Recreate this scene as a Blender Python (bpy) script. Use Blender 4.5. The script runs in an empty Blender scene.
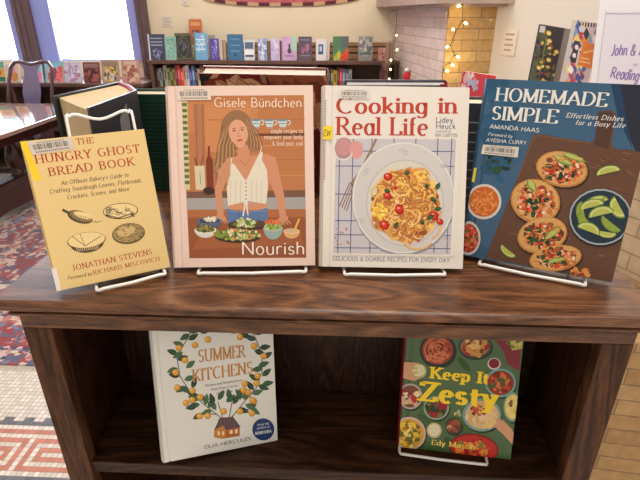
import bpy, math, random
import numpy as np
from mathutils import Vector, Matrix
random.seed(7)
S = bpy.context.scene
COL = S.collection
PI = math.pi

# ------------------------------------------------------------------ materials
def lin(c):
    return tuple(((v/255)/12.92 if v/255 <= .04045 else ((v/255+.055)/1.055)**2.4) for v in c)
MATS = {}
def mat(name, rgb, rough=.5, metal=0, var=0, vscale=20, coat=0, emit=None, estr=0, spec=.5):
    if name in MATS: return MATS[name]
    m = bpy.data.materials.new(name); m.use_nodes = True
    nt = m.node_tree; b = nt.nodes['Principled BSDF']
    b.inputs['Base Color'].default_value = (*lin(rgb), 1)
    b.inputs['Roughness'].default_value = rough
    b.inputs['Metallic'].default_value = metal
    b.inputs['Coat Weight'].default_value = coat
    b.inputs['Specular IOR Level'].default_value = spec
    if emit:
        b.inputs['Emission Color'].default_value = (*lin(emit), 1)
        b.inputs['Emission Strength'].default_value = estr
    if var:
        tc = nt.nodes.new('ShaderNodeTexCoord'); nz = nt.nodes.new('ShaderNodeTexNoise')
        nz.inputs['Scale'].default_value = vscale; nz.inputs['Detail'].default_value = 5
        nt.links.new(tc.outputs['Object'], nz.inputs['Vector'])
        mx = nt.nodes.new('ShaderNodeMix'); mx.data_type = 'RGBA'
        a = lin(tuple(max(0, v*(1-var)) for v in rgb)); c = lin(tuple(min(255, v*(1+var)) for v in rgb))
        mx.inputs[6].default_value = (*a, 1); mx.inputs[7].default_value = (*c, 1)
        nt.links.new(nz.outputs['Fac'], mx.inputs[0]); nt.links.new(mx.outputs[2], b.inputs['Base Color'])
    MATS[name] = m
    return m

def ramp(nt, fac, stops, mode='LINEAR'):
    r = nt.nodes.new('ShaderNodeValToRGB'); r.color_ramp.interpolation = mode
    els = r.color_ramp.elements
    while len(els) < len(stops): els.new(.5)
    for e, (p, c) in zip(els, stops): e.position = p; e.color = (*lin(c), 1)
    nt.links.new(fac, r.inputs[0]); return r

def oak(name, axis, dark, mid, light, rough=.45, ring=9, spec=.35):
    m = bpy.data.materials.new(name); m.use_nodes = True
    nt = m.node_tree; b = nt.nodes['Principled BSDF']; L = nt.links.new
    tc = nt.nodes.new('ShaderNodeTexCoord'); mp = nt.nodes.new('ShaderNodeMapping')
    sc = {'x': (1.3, 9, 9), 'y': (9, 1.3, 9), 'z': (9, 9, 1.3)}[axis]
    mp.inputs['Scale'].default_value = sc
    L(tc.outputs['Object'], mp.inputs['Vector'])
    big = nt.nodes.new('ShaderNodeTexNoise'); big.inputs['Scale'].default_value = 1.6; big.inputs['Detail'].default_value = 2; big.inputs['Distortion'].default_value = .9
    L(mp.outputs[0], big.inputs['Vector'])
    mul = nt.nodes.new('ShaderNodeMath'); mul.operation = 'MULTIPLY'; mul.inputs[1].default_value = ring
    L(big.outputs['Fac'], mul.inputs[0])
    fr = nt.nodes.new('ShaderNodeMath'); fr.operation = 'PINGPONG'; fr.inputs[1].default_value = .5
    L(mul.outputs[0], fr.inputs[0])
    fine = nt.nodes.new('ShaderNodeTexNoise'); fine.inputs['Scale'].default_value = 24; fine.inputs['Detail'].default_value = 6
    fine.inputs['Roughness'].default_value = .75; fine.inputs['Distortion'].default_value = .4
    L(mp.outputs[0], fine.inputs['Vector'])
    ad = nt.nodes.new('ShaderNodeMath'); ad.operation = 'MULTIPLY_ADD'; ad.inputs[1].default_value = .55
    L(fr.outputs[0], ad.inputs[0])
    m2 = nt.nodes.new('ShaderNodeMath'); m2.operation = 'MULTIPLY'; m2.inputs[1].default_value = .85
    L(fine.outputs['Fac'], m2.inputs[0]); L(m2.outputs[0], ad.inputs[2])
    r = ramp(nt, ad.outputs[0], [(.3, dark), (.55, mid), (.85, light)])
    L(r.outputs[0], b.inputs['Base Color'])
    b.inputs['Roughness'].default_value = rough; b.inputs['Specular IOR Level'].default_value = spec
    bp = nt.nodes.new('ShaderNodeBump'); bp.inputs['Strength'].default_value = .2; bp.inputs['Distance'].default_value = .002
    L(fine.outputs['Fac'], bp.inputs['Height']); L(bp.outputs[0], b.inputs['Normal'])
    MATS[name] = m; return m

def brick(name, c1, c2, mortar, bw=.19, bh=.055, mw=.005, rough=.85):
    m = bpy.data.materials.new(name); m.use_nodes = True
    nt = m.node_tree; b = nt.nodes['Principled BSDF']; L = nt.links.new
    tc = nt.nodes.new('ShaderNodeTexCoord'); bt = nt.nodes.new('ShaderNodeTexBrick')
    bt.inputs['Scale'].default_value = 1; bt.inputs['Brick Width'].default_value = bw
    bt.inputs['Row Height'].default_value = bh; bt.inputs['Mortar Size'].default_value = mw/2
    bt.inputs['Mortar Smooth'].default_value = .3
    bt.inputs['Color1'].default_value = (*lin(c1), 1); bt.inputs['Color2'].default_value = (*lin(c2), 1)
    bt.inputs['Mortar'].default_value = (*lin(mortar), 1)
    L(tc.outputs['UV'], bt.inputs['Vector'])
    nz = nt.nodes.new('ShaderNodeTexNoise'); nz.inputs['Scale'].default_value = 35; nz.inputs['Detail'].default_value = 6
    L(tc.outputs['Object'], nz.inputs['Vector'])
    mx = nt.nodes.new('ShaderNodeMix'); mx.data_type = 'RGBA'; mx.blend_type = 'OVERLAY'; mx.inputs[0].default_value = .35
    L(bt.outputs['Color'], mx.inputs[6]); L(nz.outputs['Fac'], mx.inputs[7]); L(mx.outputs[2], b.inputs['Base Color'])
    b.inputs['Roughness'].default_value = rough
    bp = nt.nodes.new('ShaderNodeBump'); bp.inputs['Strength'].default_value = .5; bp.inputs['Distance'].default_value = .003; bp.invert = True
    L(bt.outputs['Fac'], bp.inputs['Height']); L(bp.outputs[0], b.inputs['Normal'])
    MATS[name] = m; return m

def attr_mat(name, rough):
    m = bpy.data.materials.new(name); m.use_nodes = True
    nt = m.node_tree; b = nt.nodes['Principled BSDF']
    a = nt.nodes.new('ShaderNodeAttribute'); a.attribute_name = 'Col'
    nt.links.new(a.outputs['Color'], b.inputs['Base Color']); b.inputs['Roughness'].default_value = rough
    b.inputs['Specular IOR Level'].default_value = .3
    MATS[name] = m; return m
INK = attr_mat('printed_ink', .42)

def page_mat():
    m = bpy.data.materials.new('paper_pages'); m.use_nodes = True
    nt = m.node_tree; b = nt.nodes['Principled BSDF']; L = nt.links.new
    tc = nt.nodes.new('ShaderNodeTexCoord'); mp = nt.nodes.new('ShaderNodeMapping')
    mp.inputs['Scale'].default_value = (3, 900, 3); L(tc.outputs['Object'], mp.inputs['Vector'])
    nz = nt.nodes.new('ShaderNodeTexNoise'); nz.inputs['Scale'].default_value = 1; L(mp.outputs[0], nz.inputs['Vector'])
    r = ramp(nt, nz.outputs['Fac'], [(.3, (196, 178, 150)), (.7, (232, 220, 198))]); L(r.outputs[0], b.inputs['Base Color'])
    b.inputs['Roughness'].default_value = .8; return m
PAGES = page_mat()

# ------------------------------------------------------------------ mesh builder
class MB:
    def __init__(s): s.v = []; s.f = []; s.mi = []; s.sm = []
    def add(s, vs, fs, mi=0, smooth=False):
        n = len(s.v); s.v += [tuple(v) for v in vs]; s.f += [[n+i for i in f] for f in fs]
        s.mi += [mi]*len(fs); s.sm += [smooth]*len(fs); return s
    def box(s, x0, x1, y0, y1, z0, z1, mi=0):
        v = [(x, y, z) for z in (z0, z1) for y in (y0, y1) for x in (x0, x1)]
        return s.add(v, [(0, 2, 3, 1), (4, 5, 7, 6), (0, 1, 5, 4), (2, 6, 7, 3), (0, 4, 6, 2), (1, 3, 7, 5)], mi)
    def prism(s, poly, axis, lo, hi, mi=0, smooth=False):
        # poly in the two other axes, order: x->(y,z), y->(x,z), z->(x,y)
        def P(a, b, c): return {'x': (c, a, b), 'y': (a, c, b), 'z': (a, b, c)}[axis]
        n = len(poly); v = [P(a, b, lo) for a, b in poly]+[P(a, b, hi) for a, b in poly]
        s.add(v, [tuple(range(n)), tuple(range(2*n-1, n-1, -1))], mi)
        return s.add(v, [(i, i+n, (i+1) % n+n, (i+1) % n) for i in range(n)], mi, smooth)
    def tube(s, pts, r, n=8, mi=0, close=False):
        pts = [Vector(p) for p in pts]; m = len(pts); vs = []; up = None
        for i, p in enumerate(pts):
            a = pts[i-1] if (i > 0 or close) else p; b = pts[(i+1) % m] if (i < m-1 or close) else p
            d = (b-a).normalized()
            if up is None: up = Vector((0, 0, 1)) if abs(d.z) < .9 else Vector((1, 0, 0))
            x = d.cross(up).normalized(); up = x.cross(d).normalized()
            rr = r[i] if isinstance(r, (list, tuple)) else r
            vs += [p+(x*math.cos(2*PI*k/n)+up*math.sin(2*PI*k/n))*rr for k in range(n)]
        fs = [(i*n+k, i*n+(k+1) % n, ((i+1) % m)*n+(k+1) % n, ((i+1) % m)*n+k) for i in range(m if close else m-1) for k in range(n)]
        s.add(vs, fs, mi, True)
        if not close: s.add(vs[:n], [tuple(range(n))][::-1], mi); s.add(vs[-n:], [tuple(range(n))], mi)
        return s
    def lathe(s, prof, cx=0, cy=0, n=20, mi=0):
        vs = [(cx+r*math.cos(2*PI*k/n), cy+r*math.sin(2*PI*k/n), z) for r, z in prof for k in range(n)]
        m = len(prof)
        s.add(vs, [(i*n+k, i*n+(k+1) % n, (i+1)*n+(k+1) % n, (i+1)*n+k) for i in range(m-1) for k in range(n)], mi, True)
        s.add(vs[:n], [tuple(range(n))[::-1]], mi); s.add(vs[-n:], [tuple(range(n))], mi); return s
    def build(s, name, mats, parent=None, bevel=0, seg=2, loc=None, rot=None):
        me = bpy.data.meshes.new(name); me.from_pydata(s.v, [], s.f)
        if not isinstance(mats, (list, tuple)): mats = [mats]
        for m in mats: me.materials.append(m)
        me.polygons.foreach_set('material_index', s.mi); me.polygons.foreach_set('use_smooth', s.sm)
        me.update()
        bmfix(me)
        uv = me.uv_layers.new(name='UVMap')
        for p in me.polygons:
            n = p.normal; t = Vector((-n.y, n.x, 0)); t = t.normalized() if t.length > .01 else Vector((1, 0, 0))
            for li in p.loop_indices:
                co = me.vertices[me.loops[li].vertex_index].co
                uv.data[li].uv = (co.x, co.y) if abs(n.z) > .7 else (t.dot(co), co.z)
        o = bpy.data.objects.new(name, me); COL.objects.link(o)
        if parent: o.parent = parent
        if loc: o.location = loc
        if rot: o.rotation_euler = rot
        if bevel:
            b = o.modifiers.new('bevel', 'BEVEL'); b.width = bevel; b.segments = seg; b.limit_method = 'ANGLE'
        return o
import bmesh
def bmfix(me):
    bm = bmesh.new(); bm.from_mesh(me); bmesh.ops.recalc_face_normals(bm, faces=bm.faces); bm.to_mesh(me); bm.free()

def tag(o, label=None, cat=None, group=None, kind=None):
    if label: o['label'] = label
    if cat: o['category'] = cat
    if group: o['group'] = group
    if kind: o['kind'] = kind
    return o
def empty(name, loc=(0, 0, 0), rz=0):
    o = bpy.data.objects.new(name, None); COL.objects.link(o); o.location = loc; o.rotation_euler = (0, 0, rz)
    o.empty_display_size = .05; return o
def struct(o): o['kind'] = 'structure'; return o

# ------------------------------------------------------------------ a small drawn alphabet
def A(cx, cy, rx, ry, a0, a1):
    n = max(4, int(abs(a1-a0)/22)); return [(cx+rx*math.cos(math.radians(a0+(a1-a0)*i/n)), cy+ry*math.sin(math.radians(a0+(a1-a0)*i/n))) for i in range(n+1)]
bowl = A(.25, .31, .22, .33, 0, 360)
G = {
'A': (.8, [[(0,0),(.4,1)],[(.4,1),(.8,0)],[(.15,.33),(.65,.33)]]),
'B': (.64, [[(.06,0),(.06,1)],[(.06,1),(.3,1)],A(.3,.76,.24,.24,90,-90),[(.3,.52),(.06,.52)],A(.32,.26,.28,.26,90,-90),[(.32,0),(.06,0)]]),
'C': (.76, [A(.42,.5,.4,.51,48,312)]),
'D': (.78, [[(.06,0),(.06,1)],[(.06,1),(.3,1)],A(.3,.5,.44,.5,90,-90),[(.3,0),(.06,0)]]),
'E': (.6, [[(.06,0),(.06,1)],[(.06,1),(.56,1)],[(.06,.52),(.48,.52)],[(.06,0),(.58,0)],[(.56,1),(.57,.8)],[(.58,0),(.6,.22)]]),
'F': (.56, [[(.06,0),(.06,1)],[(.06,1),(.54,1)],[(.06,.5),(.46,.5)],[(.54,1),(.55,.8)]]),
'G': (.8, [A(.42,.5,.4,.51,48,312),[(.72,.45),(.72,.1)],[(.54,.45),(.76,.45)]]),
'H': (.78, [[(.06,0),(.06,1)],[(.72,0),(.72,1)],[(.06,.52),(.72,.52)]]),
'I': (.14, [[(.07,0),(.07,1)]]),
'J': (.4, [[(.3,1),(.3,.15)],A(.14,.15,.16,.17,0,-150)]),
'K': (.72, [[(.06,0),(.06,1)],[(.66,1),(.08,.42)],[(.26,.56),(.7,0)]]),
'L': (.56, [[(.06,0),(.06,1)],[(.06,0),(.54,0)],[(.54,0),(.56,.22)]]),
'M': (.96, [[(.08,0),(.08,1)],[(.08,1),(.48,.05)],[(.48,.05),(.88,1)],[(.88,1),(.88,0)]]),
'N': (.8, [[(.07,0),(.07,1)],[(.07,1),(.73,0)],[(.73,0),(.73,1)]]),
'O': (.86, [A(.43,.5,.4,.51,0,360)]),
'P': (.6, [[(.06,0),(.06,1)],[(.06,1),(.3,1)],A(.3,.74,.26,.26,90,-90),[(.3,.48),(.06,.48)]]),
'Q': (.86, [A(.43,.5,.4,.51,0,360),[(.5,.15),(.85,-.1)]]),
'R': (.7, [[(.06,0),(.06,1)],[(.06,1),(.3,1)],A(.3,.75,.25,.25,90,-90),[(.3,.5),(.06,.5)],[(.3,.5),(.68,0)]]),
'S': (.56, [A(.28,.75,.22,.25,25,270),A(.28,.25,.24,.25,90,-155)]),
'T': (.72, [[(.36,0),(.36,1)],[(.02,1),(.7,1)],[(.02,1),(.0,.8)],[(.7,1),(.72,.8)]]),
'U': (.78, [[(.07,1),(.07,.33)],A(.39,.33,.32,.34,180,360),[(.71,.33),(.71,1)]]),
'V': (.78, [[(.02,1),(.39,0)],[(.39,0),(.76,1)]]),
'W': (1.1, [[(.02,1),(.3,0)],[(.3,0),(.55,.9)],[(.55,.9),(.8,0)],[(.8,0),(1.08,1)]]),
'X': (.74, [[(.03,1),(.7,0)],[(.03,0),(.7,1)]]),
'Y': (.74, [[(.02,1),(.37,.48)],[(.72,1),(.37,.48)],[(.37,.48),(.37,0)]]),
'Z': (.66, [[(.04,1),(.62,1)],[(.62,1),(.04,0)],[(.04,0),(.64,0)],[(.04,1),(.02,.8)],[(.64,0),(.66,.22)]]),
'a': (.52, [bowl,[(.46,.64),(.46,0)]]), 'b': (.52, [[(.05,1),(.05,0)],A(.27,.31,.21,.33,0,360)]),
'c': (.46, [A(.26,.31,.23,.33,50,310)]), 'd': (.52, [bowl,[(.46,1),(.46,0)]]),
'e': (.5, [[(.05,.34),(.47,.34)],A(.26,.31,.22,.33,8,310)]),
'f': (.3, [[(.12,0),(.12,.8)],A(.26,.8,.14,.2,180,60),[(0,.62),(.28,.62)]]),
'g': (.52, [bowl,[(.46,.64),(.46,-.1)],A(.25,-.1,.21,.2,0,-150)]),
'h': (.52, [[(.06,0),(.06,1)],A(.26,.42,.2,.23,180,0),[(.46,.42),(.46,0)]]),
'i': (.14, [[(.07,0),(.07,.64)],'dot']), 'j': (.2, [[(.1,-.15),(.1,.64)],'dot']),
'k': (.5, [[(.06,0),(.06,1)],[(.44,.64),(.07,.26)],[(.2,.38),(.48,0)]]), 'l': (.14, [[(.07,0),(.07,1)]]),
'm': (.82, [[(.06,0),(.06,.64)],A(.23,.44,.17,.21,180,0),[(.4,.44),(.4,0)],A(.58,.44,.18,.21,180,0),[(.76,.44),(.76,0)]]),
'n': (.52, [[(.06,0),(.06,.64)],A(.26,.42,.2,.23,180,0),[(.46,.42),(.46,0)]]),
'o': (.52, [A(.26,.31,.23,.33,0,360)]), 'p': (.52, [[(.05,.64),(.05,-.3)],A(.27,.31,.21,.33,0,360)]),
'q': (.52, [bowl,[(.46,.64),(.46,-.3)]]), 'r': (.36, [[(.06,0),(.06,.64)],A(.25,.42,.19,.23,180,50)]),
's': (.4, [A(.2,.47,.15,.17,20,270),A(.2,.16,.17,.16,90,-155)]),
't': (.38, [[(.16,.88),(.16,.12)],A(.27,.14,.11,.14,180,300),[(-.03,.6),(.38,.6)]]),
'u': (.52, [[(.06,.64),(.06,.22)],A(.26,.22,.2,.24,180,360),[(.46,.64),(.46,0)]]),
'v': (.5, [[(.02,.64),(.25,0)],[(.25,0),(.48,.64)]]),
'w': (.74, [[(.02,.64),(.2,0)],[(.2,0),(.37,.6)],[(.37,.6),(.54,0)],[(.54,0),(.72,.64)]]),
'x': (.5, [[(.03,.64),(.47,0)],[(.03,0),(.47,.64)]]), 'y': (.5, [[(.02,.64),(.26,0)],[(.48,.64),(.14,-.3)]]),
'z': (.46, [[(.04,.62),(.42,.62)],[(.42,.62),(.04,0)],[(.04,0),(.44,0)]]),
'&': (.75, [A(.3,.78,.16,.2,-60,240),[(.2,.6),(.72,0)],A(.32,.27,.27,.28,110,330),[(.56,.15),(.7,.45)]]),
"'": (.12, [[(.06,1),(.06,.75)]]), ',': (.14, [[(.08,.06),(.04,-.14)]]), '.': (.14, [[(.07,0),(.07,.08)]]), ' ': (.3, []),
}
G['ü'] = (.52, G['u'][1]+['dots'])
G['2'] = (.5, [A(.25,.74,.2,.25,160,-40),[(.4,.6),(.04,0)],[(.04,0),(.48,0)]])
G['3'] = (.5, [A(.24,.75,.18,.23,150,-90),A(.24,.26,.2,.26,90,-150)])
G['0'] = (.5, [A(.25,.5,.2,.5,0,360)])

def glyph_quads(txt, thick, thin, serif, gap):
    """outline quads of a line of lettering, cap height 1, and its length"""
    out = []; x = 0
    for ch in txt:
        w, strokes = G[ch]
        for st in strokes:
            if st in ('dot', 'dots'):
                for cx in ([.07] if w < .18 else [.1] if st == 'dot' else [.14, .38]):
                    r = max(thick*.62, .06); out.append([(x+cx+r*math.cos(a*PI/3), .86+r*math.sin(a*PI/3)) for a in range(6)])
                continue
            n = len(st); wd = []; nm = []
            for i in range(n):
                a = st[max(0, i-1)]; b = st[min(n-1, i+1)]
                dx, dy = b[0]-a[0], b[1]-a[1]; l = math.hypot(dx, dy) or 1
                wd.append((thin+(thick-thin)*abs(dy/l)**1.5)/2); nm.append((-dy/l, dx/l))
            for i in range(n-1):
                (ax, ay), (bx, by) = st[i], st[i+1]
                out.append([(x+ax+nm[i][0]*wd[i], ay+nm[i][1]*wd[i]), (x+bx+nm[i+1][0]*wd[i+1], by+nm[i+1][1]*wd[i+1]),
                            (x+bx-nm[i+1][0]*wd[i+1], by-nm[i+1][1]*wd[i+1]), (x+ax-nm[i][0]*wd[i], ay-nm[i][1]*wd[i])])
            if serif and n == 2 and abs(st[1][1]-st[0][1]) > .4:
                for (px, py) in st:
                    if py in (0, 1, .64, -.3) and not (ch in 'VvWwMN' and py == 0 and ch not in 'MN') and not (ch == 'A' and py == 1):
                        s0, s1 = serif+thick/2, serif+thick/2
                        if py in (.64,) or (py == 1 and ch.islower()): s1 = thick/2
                        yy = py if py <= 0 else py
                        t = thin*.9
                        y0, y1 = (yy-t/2, yy+t/2)
                        out.append([(x+px-s0, y0), (x+px+s1, y0), (x+px+s1, y1), (x+px-s0, y1)])
        x += w+gap
    return out, x-gap

STY = {'serif': (.15, .06, .11, .26), 'bold': (.185, .07, .08, .17), 'sans': (.13, .12, 0, .16), 'light': (.1, .08, 0, .15),
       'fat': (.26, .13, .09, .2), 'cond': (.19, .055, .07, .19), 'tiny': (.13, .1, .04, .2), 'hand': (.2, .11, .0, .14)}

def homography(src, dst):
    M = []; B = []
    for (x, y), (u, v) in zip(src, dst):
        M.append([x, y, 1, 0, 0, 0, -u*x, -u*y]); B.append(u)
        M.append([0, 0, 0, x, y, 1, -v*x, -v*y]); B.append(v)
    h = np.linalg.solve(np.array(M, float), np.array(B, float)); return np.append(h, 1).reshape(3, 3)

STEP = 1e-6
class Print:
    """a sheet of flat printing; shapes are given in the measuring grid of the sheet whose
    corners (BL, BR, TR, TL) are `quad`, and land on the sheet x,z in metres"""
    def __init__(s, x0, x1, z0, z1, quad, y=-.0001):
        s.B = (x0, x1, z0, z1); s.H = homography(quad, [(x0, z0), (x1, z0), (x1, z1), (x0, z1)]); s.v = []; s.f = []; s.c = []; s.k = 0; s.y = y
    def m(s, p):
        q = s.H@np.array([p[0], p[1], 1.]); return (q[0]/q[2], q[1]/q[2])
    def raw(s, polys, col, step=True):
        if step: s.k += 1
        for j, poly in enumerate(polys):
            y = s.y-s.k*STEP-(j % 5)*STEP*.16
            n = len(s.v); s.v += [(min(s.B[1], max(s.B[0], a)), y, min(s.B[3], max(s.B[2], b))) for a, b in poly]; s.f.append(list(range(n, n+len(poly)))); s.c.append(lin(col))
    def poly(s, pts, col): s.raw([[s.m(p) for p in pts]], col); return s
    def ell(s, cx, cy, rx, ry, col, rot=0, n=22, a0=0, a1=360):
        c, q = math.cos(math.radians(rot)), math.sin(math.radians(rot)); pts = []
        for i in range(n):
            t = math.radians(a0+(a1-a0)*i/(n if a1-a0 == 360 else n-1)); x, y = rx*math.cos(t), ry*math.sin(t)
            pts.append((cx+x*c-y*q, cy+x*q+y*c))
        return s.poly(pts, col)
    def line(s, pts, w, col):
        out = []
        for i in range(len(pts)-1):
            (ax, ay), (bx, by) = pts[i], pts[i+1]; l = math.hypot(bx-ax, by-ay) or 1
            nx, ny = -(by-ay)/l*w/2, (bx-ax)/l*w/2; ex, ey = (bx-ax)/l*w*.25, (by-ay)/l*w*.25
            out.append([s.m(p) for p in [(ax-ex+nx, ay-ey+ny), (bx+ex+nx, by+ey+ny), (bx+ex-nx, by+ey-ny), (ax-ex-nx, ay-ey-ny)]])
        s.raw(out, col); return s
    def arc(s, cx, cy, rx, ry, a0, a1, w, col, n=14, rot=0):
        c, q = math.cos(math.radians(rot)), math.sin(math.radians(rot)); pts = []
        for i in range(n+1):
            t = math.radians(a0+(a1-a0)*i/n); x, y = rx*math.cos(t), ry*math.sin(t); pts.append((cx+x*c-y*q, cy+x*q+y*c))
        return s.line(pts, w, col)
    def leaf(s, x, y, L, w, ang, col):
        c, q = math.cos(math.radians(ang)), math.sin(math.radians(ang)); pts = []
        for t, e in [(0, 0), (.25, .8), (.5, 1), (.8, .55), (1, 0), (.8, -.55), (.5, -1), (.25, -.8)]:
            a, b = t*L, e*w/2; pts.append((x+a*c-b*q, y+a*q+b*c))
        return s.poly(pts, col)
    def text(s, txt, p0, p1, cap, col, style='serif', slant=0):
        th, tn, sf, gp = STY[style]; qs, L = glyph_quads(txt, th, tn, sf, gp)
        a, b = Vector(s.m(p0)), Vector(s.m(p1)); d = b-a; Lw = d.length; d.normalize(); u = Vector((-d.y, d.x))
        h = cap*Lw/math.hypot(p1[0]-p0[0], p1[1]-p0[1]); sx = Lw/L
        s.raw([[tuple(a+d*(gx+gy*slant)*sx+u*gy*h) for gx, gy in q] for q in qs], col); return s
    def blobs(s, cx, cy, rx, ry, n, r, cols, seed=1, long=1.8):
        rd = random.Random(seed)
        for i in range(n):
            t = rd.random()*2*PI; k = math.sqrt(rd.random()); e = r*(.6+rd.random()*.8)
            s.ell(cx+rx*k*math.cos(t), cy+ry*k*math.sin(t), e*(1+rd.random()*(long-1)), e, rd.choice(cols), rot=rd.random()*180, n=8)
        return s
    def barcode(s, q, seed=3, base=(222, 214, 204)):
        """q: TL,TR,BR,BL of the sticker"""
        s.poly([q[0], q[1], q[2], q[3]], base); rd = random.Random(seed)
        def at(u, v):
            t = [q[0][i]*(1-u)+q[1][i]*u for i in (0, 1)]; b = [q[3][i]*(1-u)+q[2][i]*u for i in (0, 1)]
            return (t[0]*(1-v)+b[0]*v, t[1]*(1-v)+b[1]*v)
        u = .08; bars = []
        while u < .9:
            w = rd.choice((.006, .01, .018)); bars.append([s.m(at(a, b)) for a, b in ((u, .22), (u+w, .22), (u+w, .66), (u, .66))]); u += w+rd.choice((.008, .012, .018))
        u = .1
        while u < .88:
            bars.append([s.m(at(a, b)) for a, b in ((u, .76), (u+.022, .76), (u+.022, .9), (u, .9))]); u += .045
        u = .2
        while u < .8:
            bars.append([s.m(at(a, b)) for a, b in ((u, .08), (u+.02, .08), (u+.02, .15), (u, .15))]); u += .035
        s.raw(bars, (50, 46, 48)); return s
    def build(s, parent, name='cover_print', label=None, kind=None):
        me = bpy.data.meshes.new(name); me.from_pydata(s.v, [], s.f); me.materials.append(INK)
        at = me.color_attributes.new('Col', 'FLOAT_COLOR', 'CORNER'); cols = []
        for f, c in zip(me.polygons, s.c): cols += [*c, 1]*f.loop_total
        at.data.foreach_set('color', cols)
        o = bpy.data.objects.new(name, me); COL.objects.link(o); o.parent = parent
        if label: o['label'] = label
        return o

# ------------------------------------------------------------------ books
def pose(root, o, yaw, lean, roll):
    ex = Vector((math.cos(yaw), math.sin(yaw), 0)); bk = Vector((-math.sin(yaw), math.cos(yaw), 0))
    up = Vector((0, 0, 1))*math.cos(lean)+bk*math.sin(lean)
    u = ex*math.cos(roll)+up*math.sin(roll); v = up*math.cos(roll)-ex*math.sin(roll); n = v.cross(u)
    root.matrix_world = Matrix(((u.x, n.x, v.x, o[0]), (u.y, n.y, v.y, o[1]), (u.z, n.z, v.z, o[2]), (0, 0, 0, 1)))
    return root
def hardback(label, o, yaw, lean, roll, w, h, t, cover, spine=None, group=None, paper=False, pages=None, cat='book', hinge=True):
    r = empty('book'); tag(r, label, cat, group); pose(r, o, yaw, lean, roll)
    b = .0008 if paper else .0028; i = 0 if paper else .004
    x0, x1 = -w/2, w/2
    if paper or not hinge: MB().box(x0, x1, 0, b, 0, h).build('front_cover', cover, r, bevel=.0004)
    else:
        g = [(x0, 0), (x0+.008, 0), (x0+.0095, .0012), (x0+.0115, .0012), (x0+.013, 0), (x1, 0), (x1, b), (x0, b)]
        MB().prism(g, 'z', 0, h).build('front_cover', cover, r, bevel=.0005)
    MB().box(x0, x1, t-b, t, 0, h).build('back_cover', cover, r, bevel=.0004)
    n = 8; sp = [(x0+.0005-.004*math.sin(PI*k/n)*(0 if paper else 1), t*k/n) for k in range(n+1)]
    sp2 = [(x+.0015, y) for x, y in sp][::-1]
    MB().prism(sp+sp2, 'z', 0, h).build('spine', spine or cover, r)
    MB().box(x0+.002, x1-i, b, t-b, i, h-i).build('page_block', pages or PAGES, r)
    return r

WHITE = mat('white_wire', (238, 236, 232), .35)
def smooth(pts, k=4):
    P = [Vector(p) for p in pts]; P = [P[0]]+P+[P[-1]]; out = []
    for i in range(1, len(P)-2):
        a, b, c, d = P[i-1:i+3]
        for j in range(k):
            t = j/k; out.append(.5*((2*b)+(c-a)*t+(2*a-5*b+4*c-d)*t*t+(3*b-a-3*c+d)*t**3))
    return out+[P[-1]]
def stand(label, o, yaw, x0, x1, lean, wh, top=None, drop=0, depth=.09, bt=.03):
    """wire display easel: a lip under the book and a bent back"""
    r = empty('book_stand', o, yaw); tag(r, label, 'book stand')
    lip = [(x0, depth, .002), (x0, .02, .002), (x0, -.004, .002), (x0+.002, -.009, .0035), (x0+.008, -.0115, .006), ((x0+x1)/2, -.0115, .0045), (x1-.008, -.0115, .006), (x1-.002, -.009, .0035), (x1, -.004, .002), (x1, .02, .002), (x1, depth, .002)]
    if drop: lip = [(x, y, z+drop*(x-x0)/(x1-x0)) for x, y, z in lip]
    MB().tube(lip, .0023).build('lip_wire', WHITE, r)
    s, c = math.sin(lean), math.cos(lean); t = bt
    def B(x, z): return (x, t+z*s/c, z)
    xa, xb = top or (x0+.02, x1-.02)
    MB().tube(smooth([(xa, t, .002), B(xa, wh*.5), B(xa, wh-.008), B(xa+.004, wh-.002), B(xa+.012, wh), B((xa+xb)/2, wh-.008), B(xb-.012, wh), B(xb-.004, wh-.002), B(xb, wh-.008), B(xb, wh*.5), (xb, t, .002)]), .0019).build('back_wire', WHITE, r)
    return r

# ------------------------------------------------------------------ shared materials
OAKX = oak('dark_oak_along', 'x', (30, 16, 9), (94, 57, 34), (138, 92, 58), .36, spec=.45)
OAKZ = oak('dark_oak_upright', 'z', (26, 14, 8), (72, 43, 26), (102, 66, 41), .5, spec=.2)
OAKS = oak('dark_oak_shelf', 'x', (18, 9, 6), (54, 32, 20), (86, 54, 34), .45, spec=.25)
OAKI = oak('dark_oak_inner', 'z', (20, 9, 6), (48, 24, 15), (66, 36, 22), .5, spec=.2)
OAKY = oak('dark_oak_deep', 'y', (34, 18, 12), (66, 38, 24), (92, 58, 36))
BROWN = mat('brown_joinery', (98, 68, 56), .45, var=.15, vscale=12)
BROWN2 = mat('tan_slats', (158, 118, 84), .5, var=.12, vscale=14)
CREAM = mat('cream_wall', (234, 218, 190), .85, var=.02, vscale=3)
PALE = mat('pale_wall', (220, 214, 205), .85, var=.02, vscale=3)
SHADED_WHITE = mat('shade_tinted_white', (148, 156, 222), .5)  # white frame paint, with its bluish shade put into the colour
CASING = mat('dark_casing', (96, 72, 76), .45, var=.12, vscale=8)
BRICK1 = brick('pale_brick', (226, 208, 200), (208, 186, 176), (168, 148, 142), .32, .066)
BRICK2 = brick('warm_lit_brick', (204, 170, 118), (184, 148, 98), (136, 108, 76), .21, .066)  # fireplace brick with the string lights' yellow glow put into its colour
BRICK3 = brick('tan_brick', (194, 158, 110), (172, 132, 88), (146, 120, 90), .3, .056, .006)
STONE = mat('mantel_stone', (176, 156, 146), .7, var=.08, vscale=9)

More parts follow.
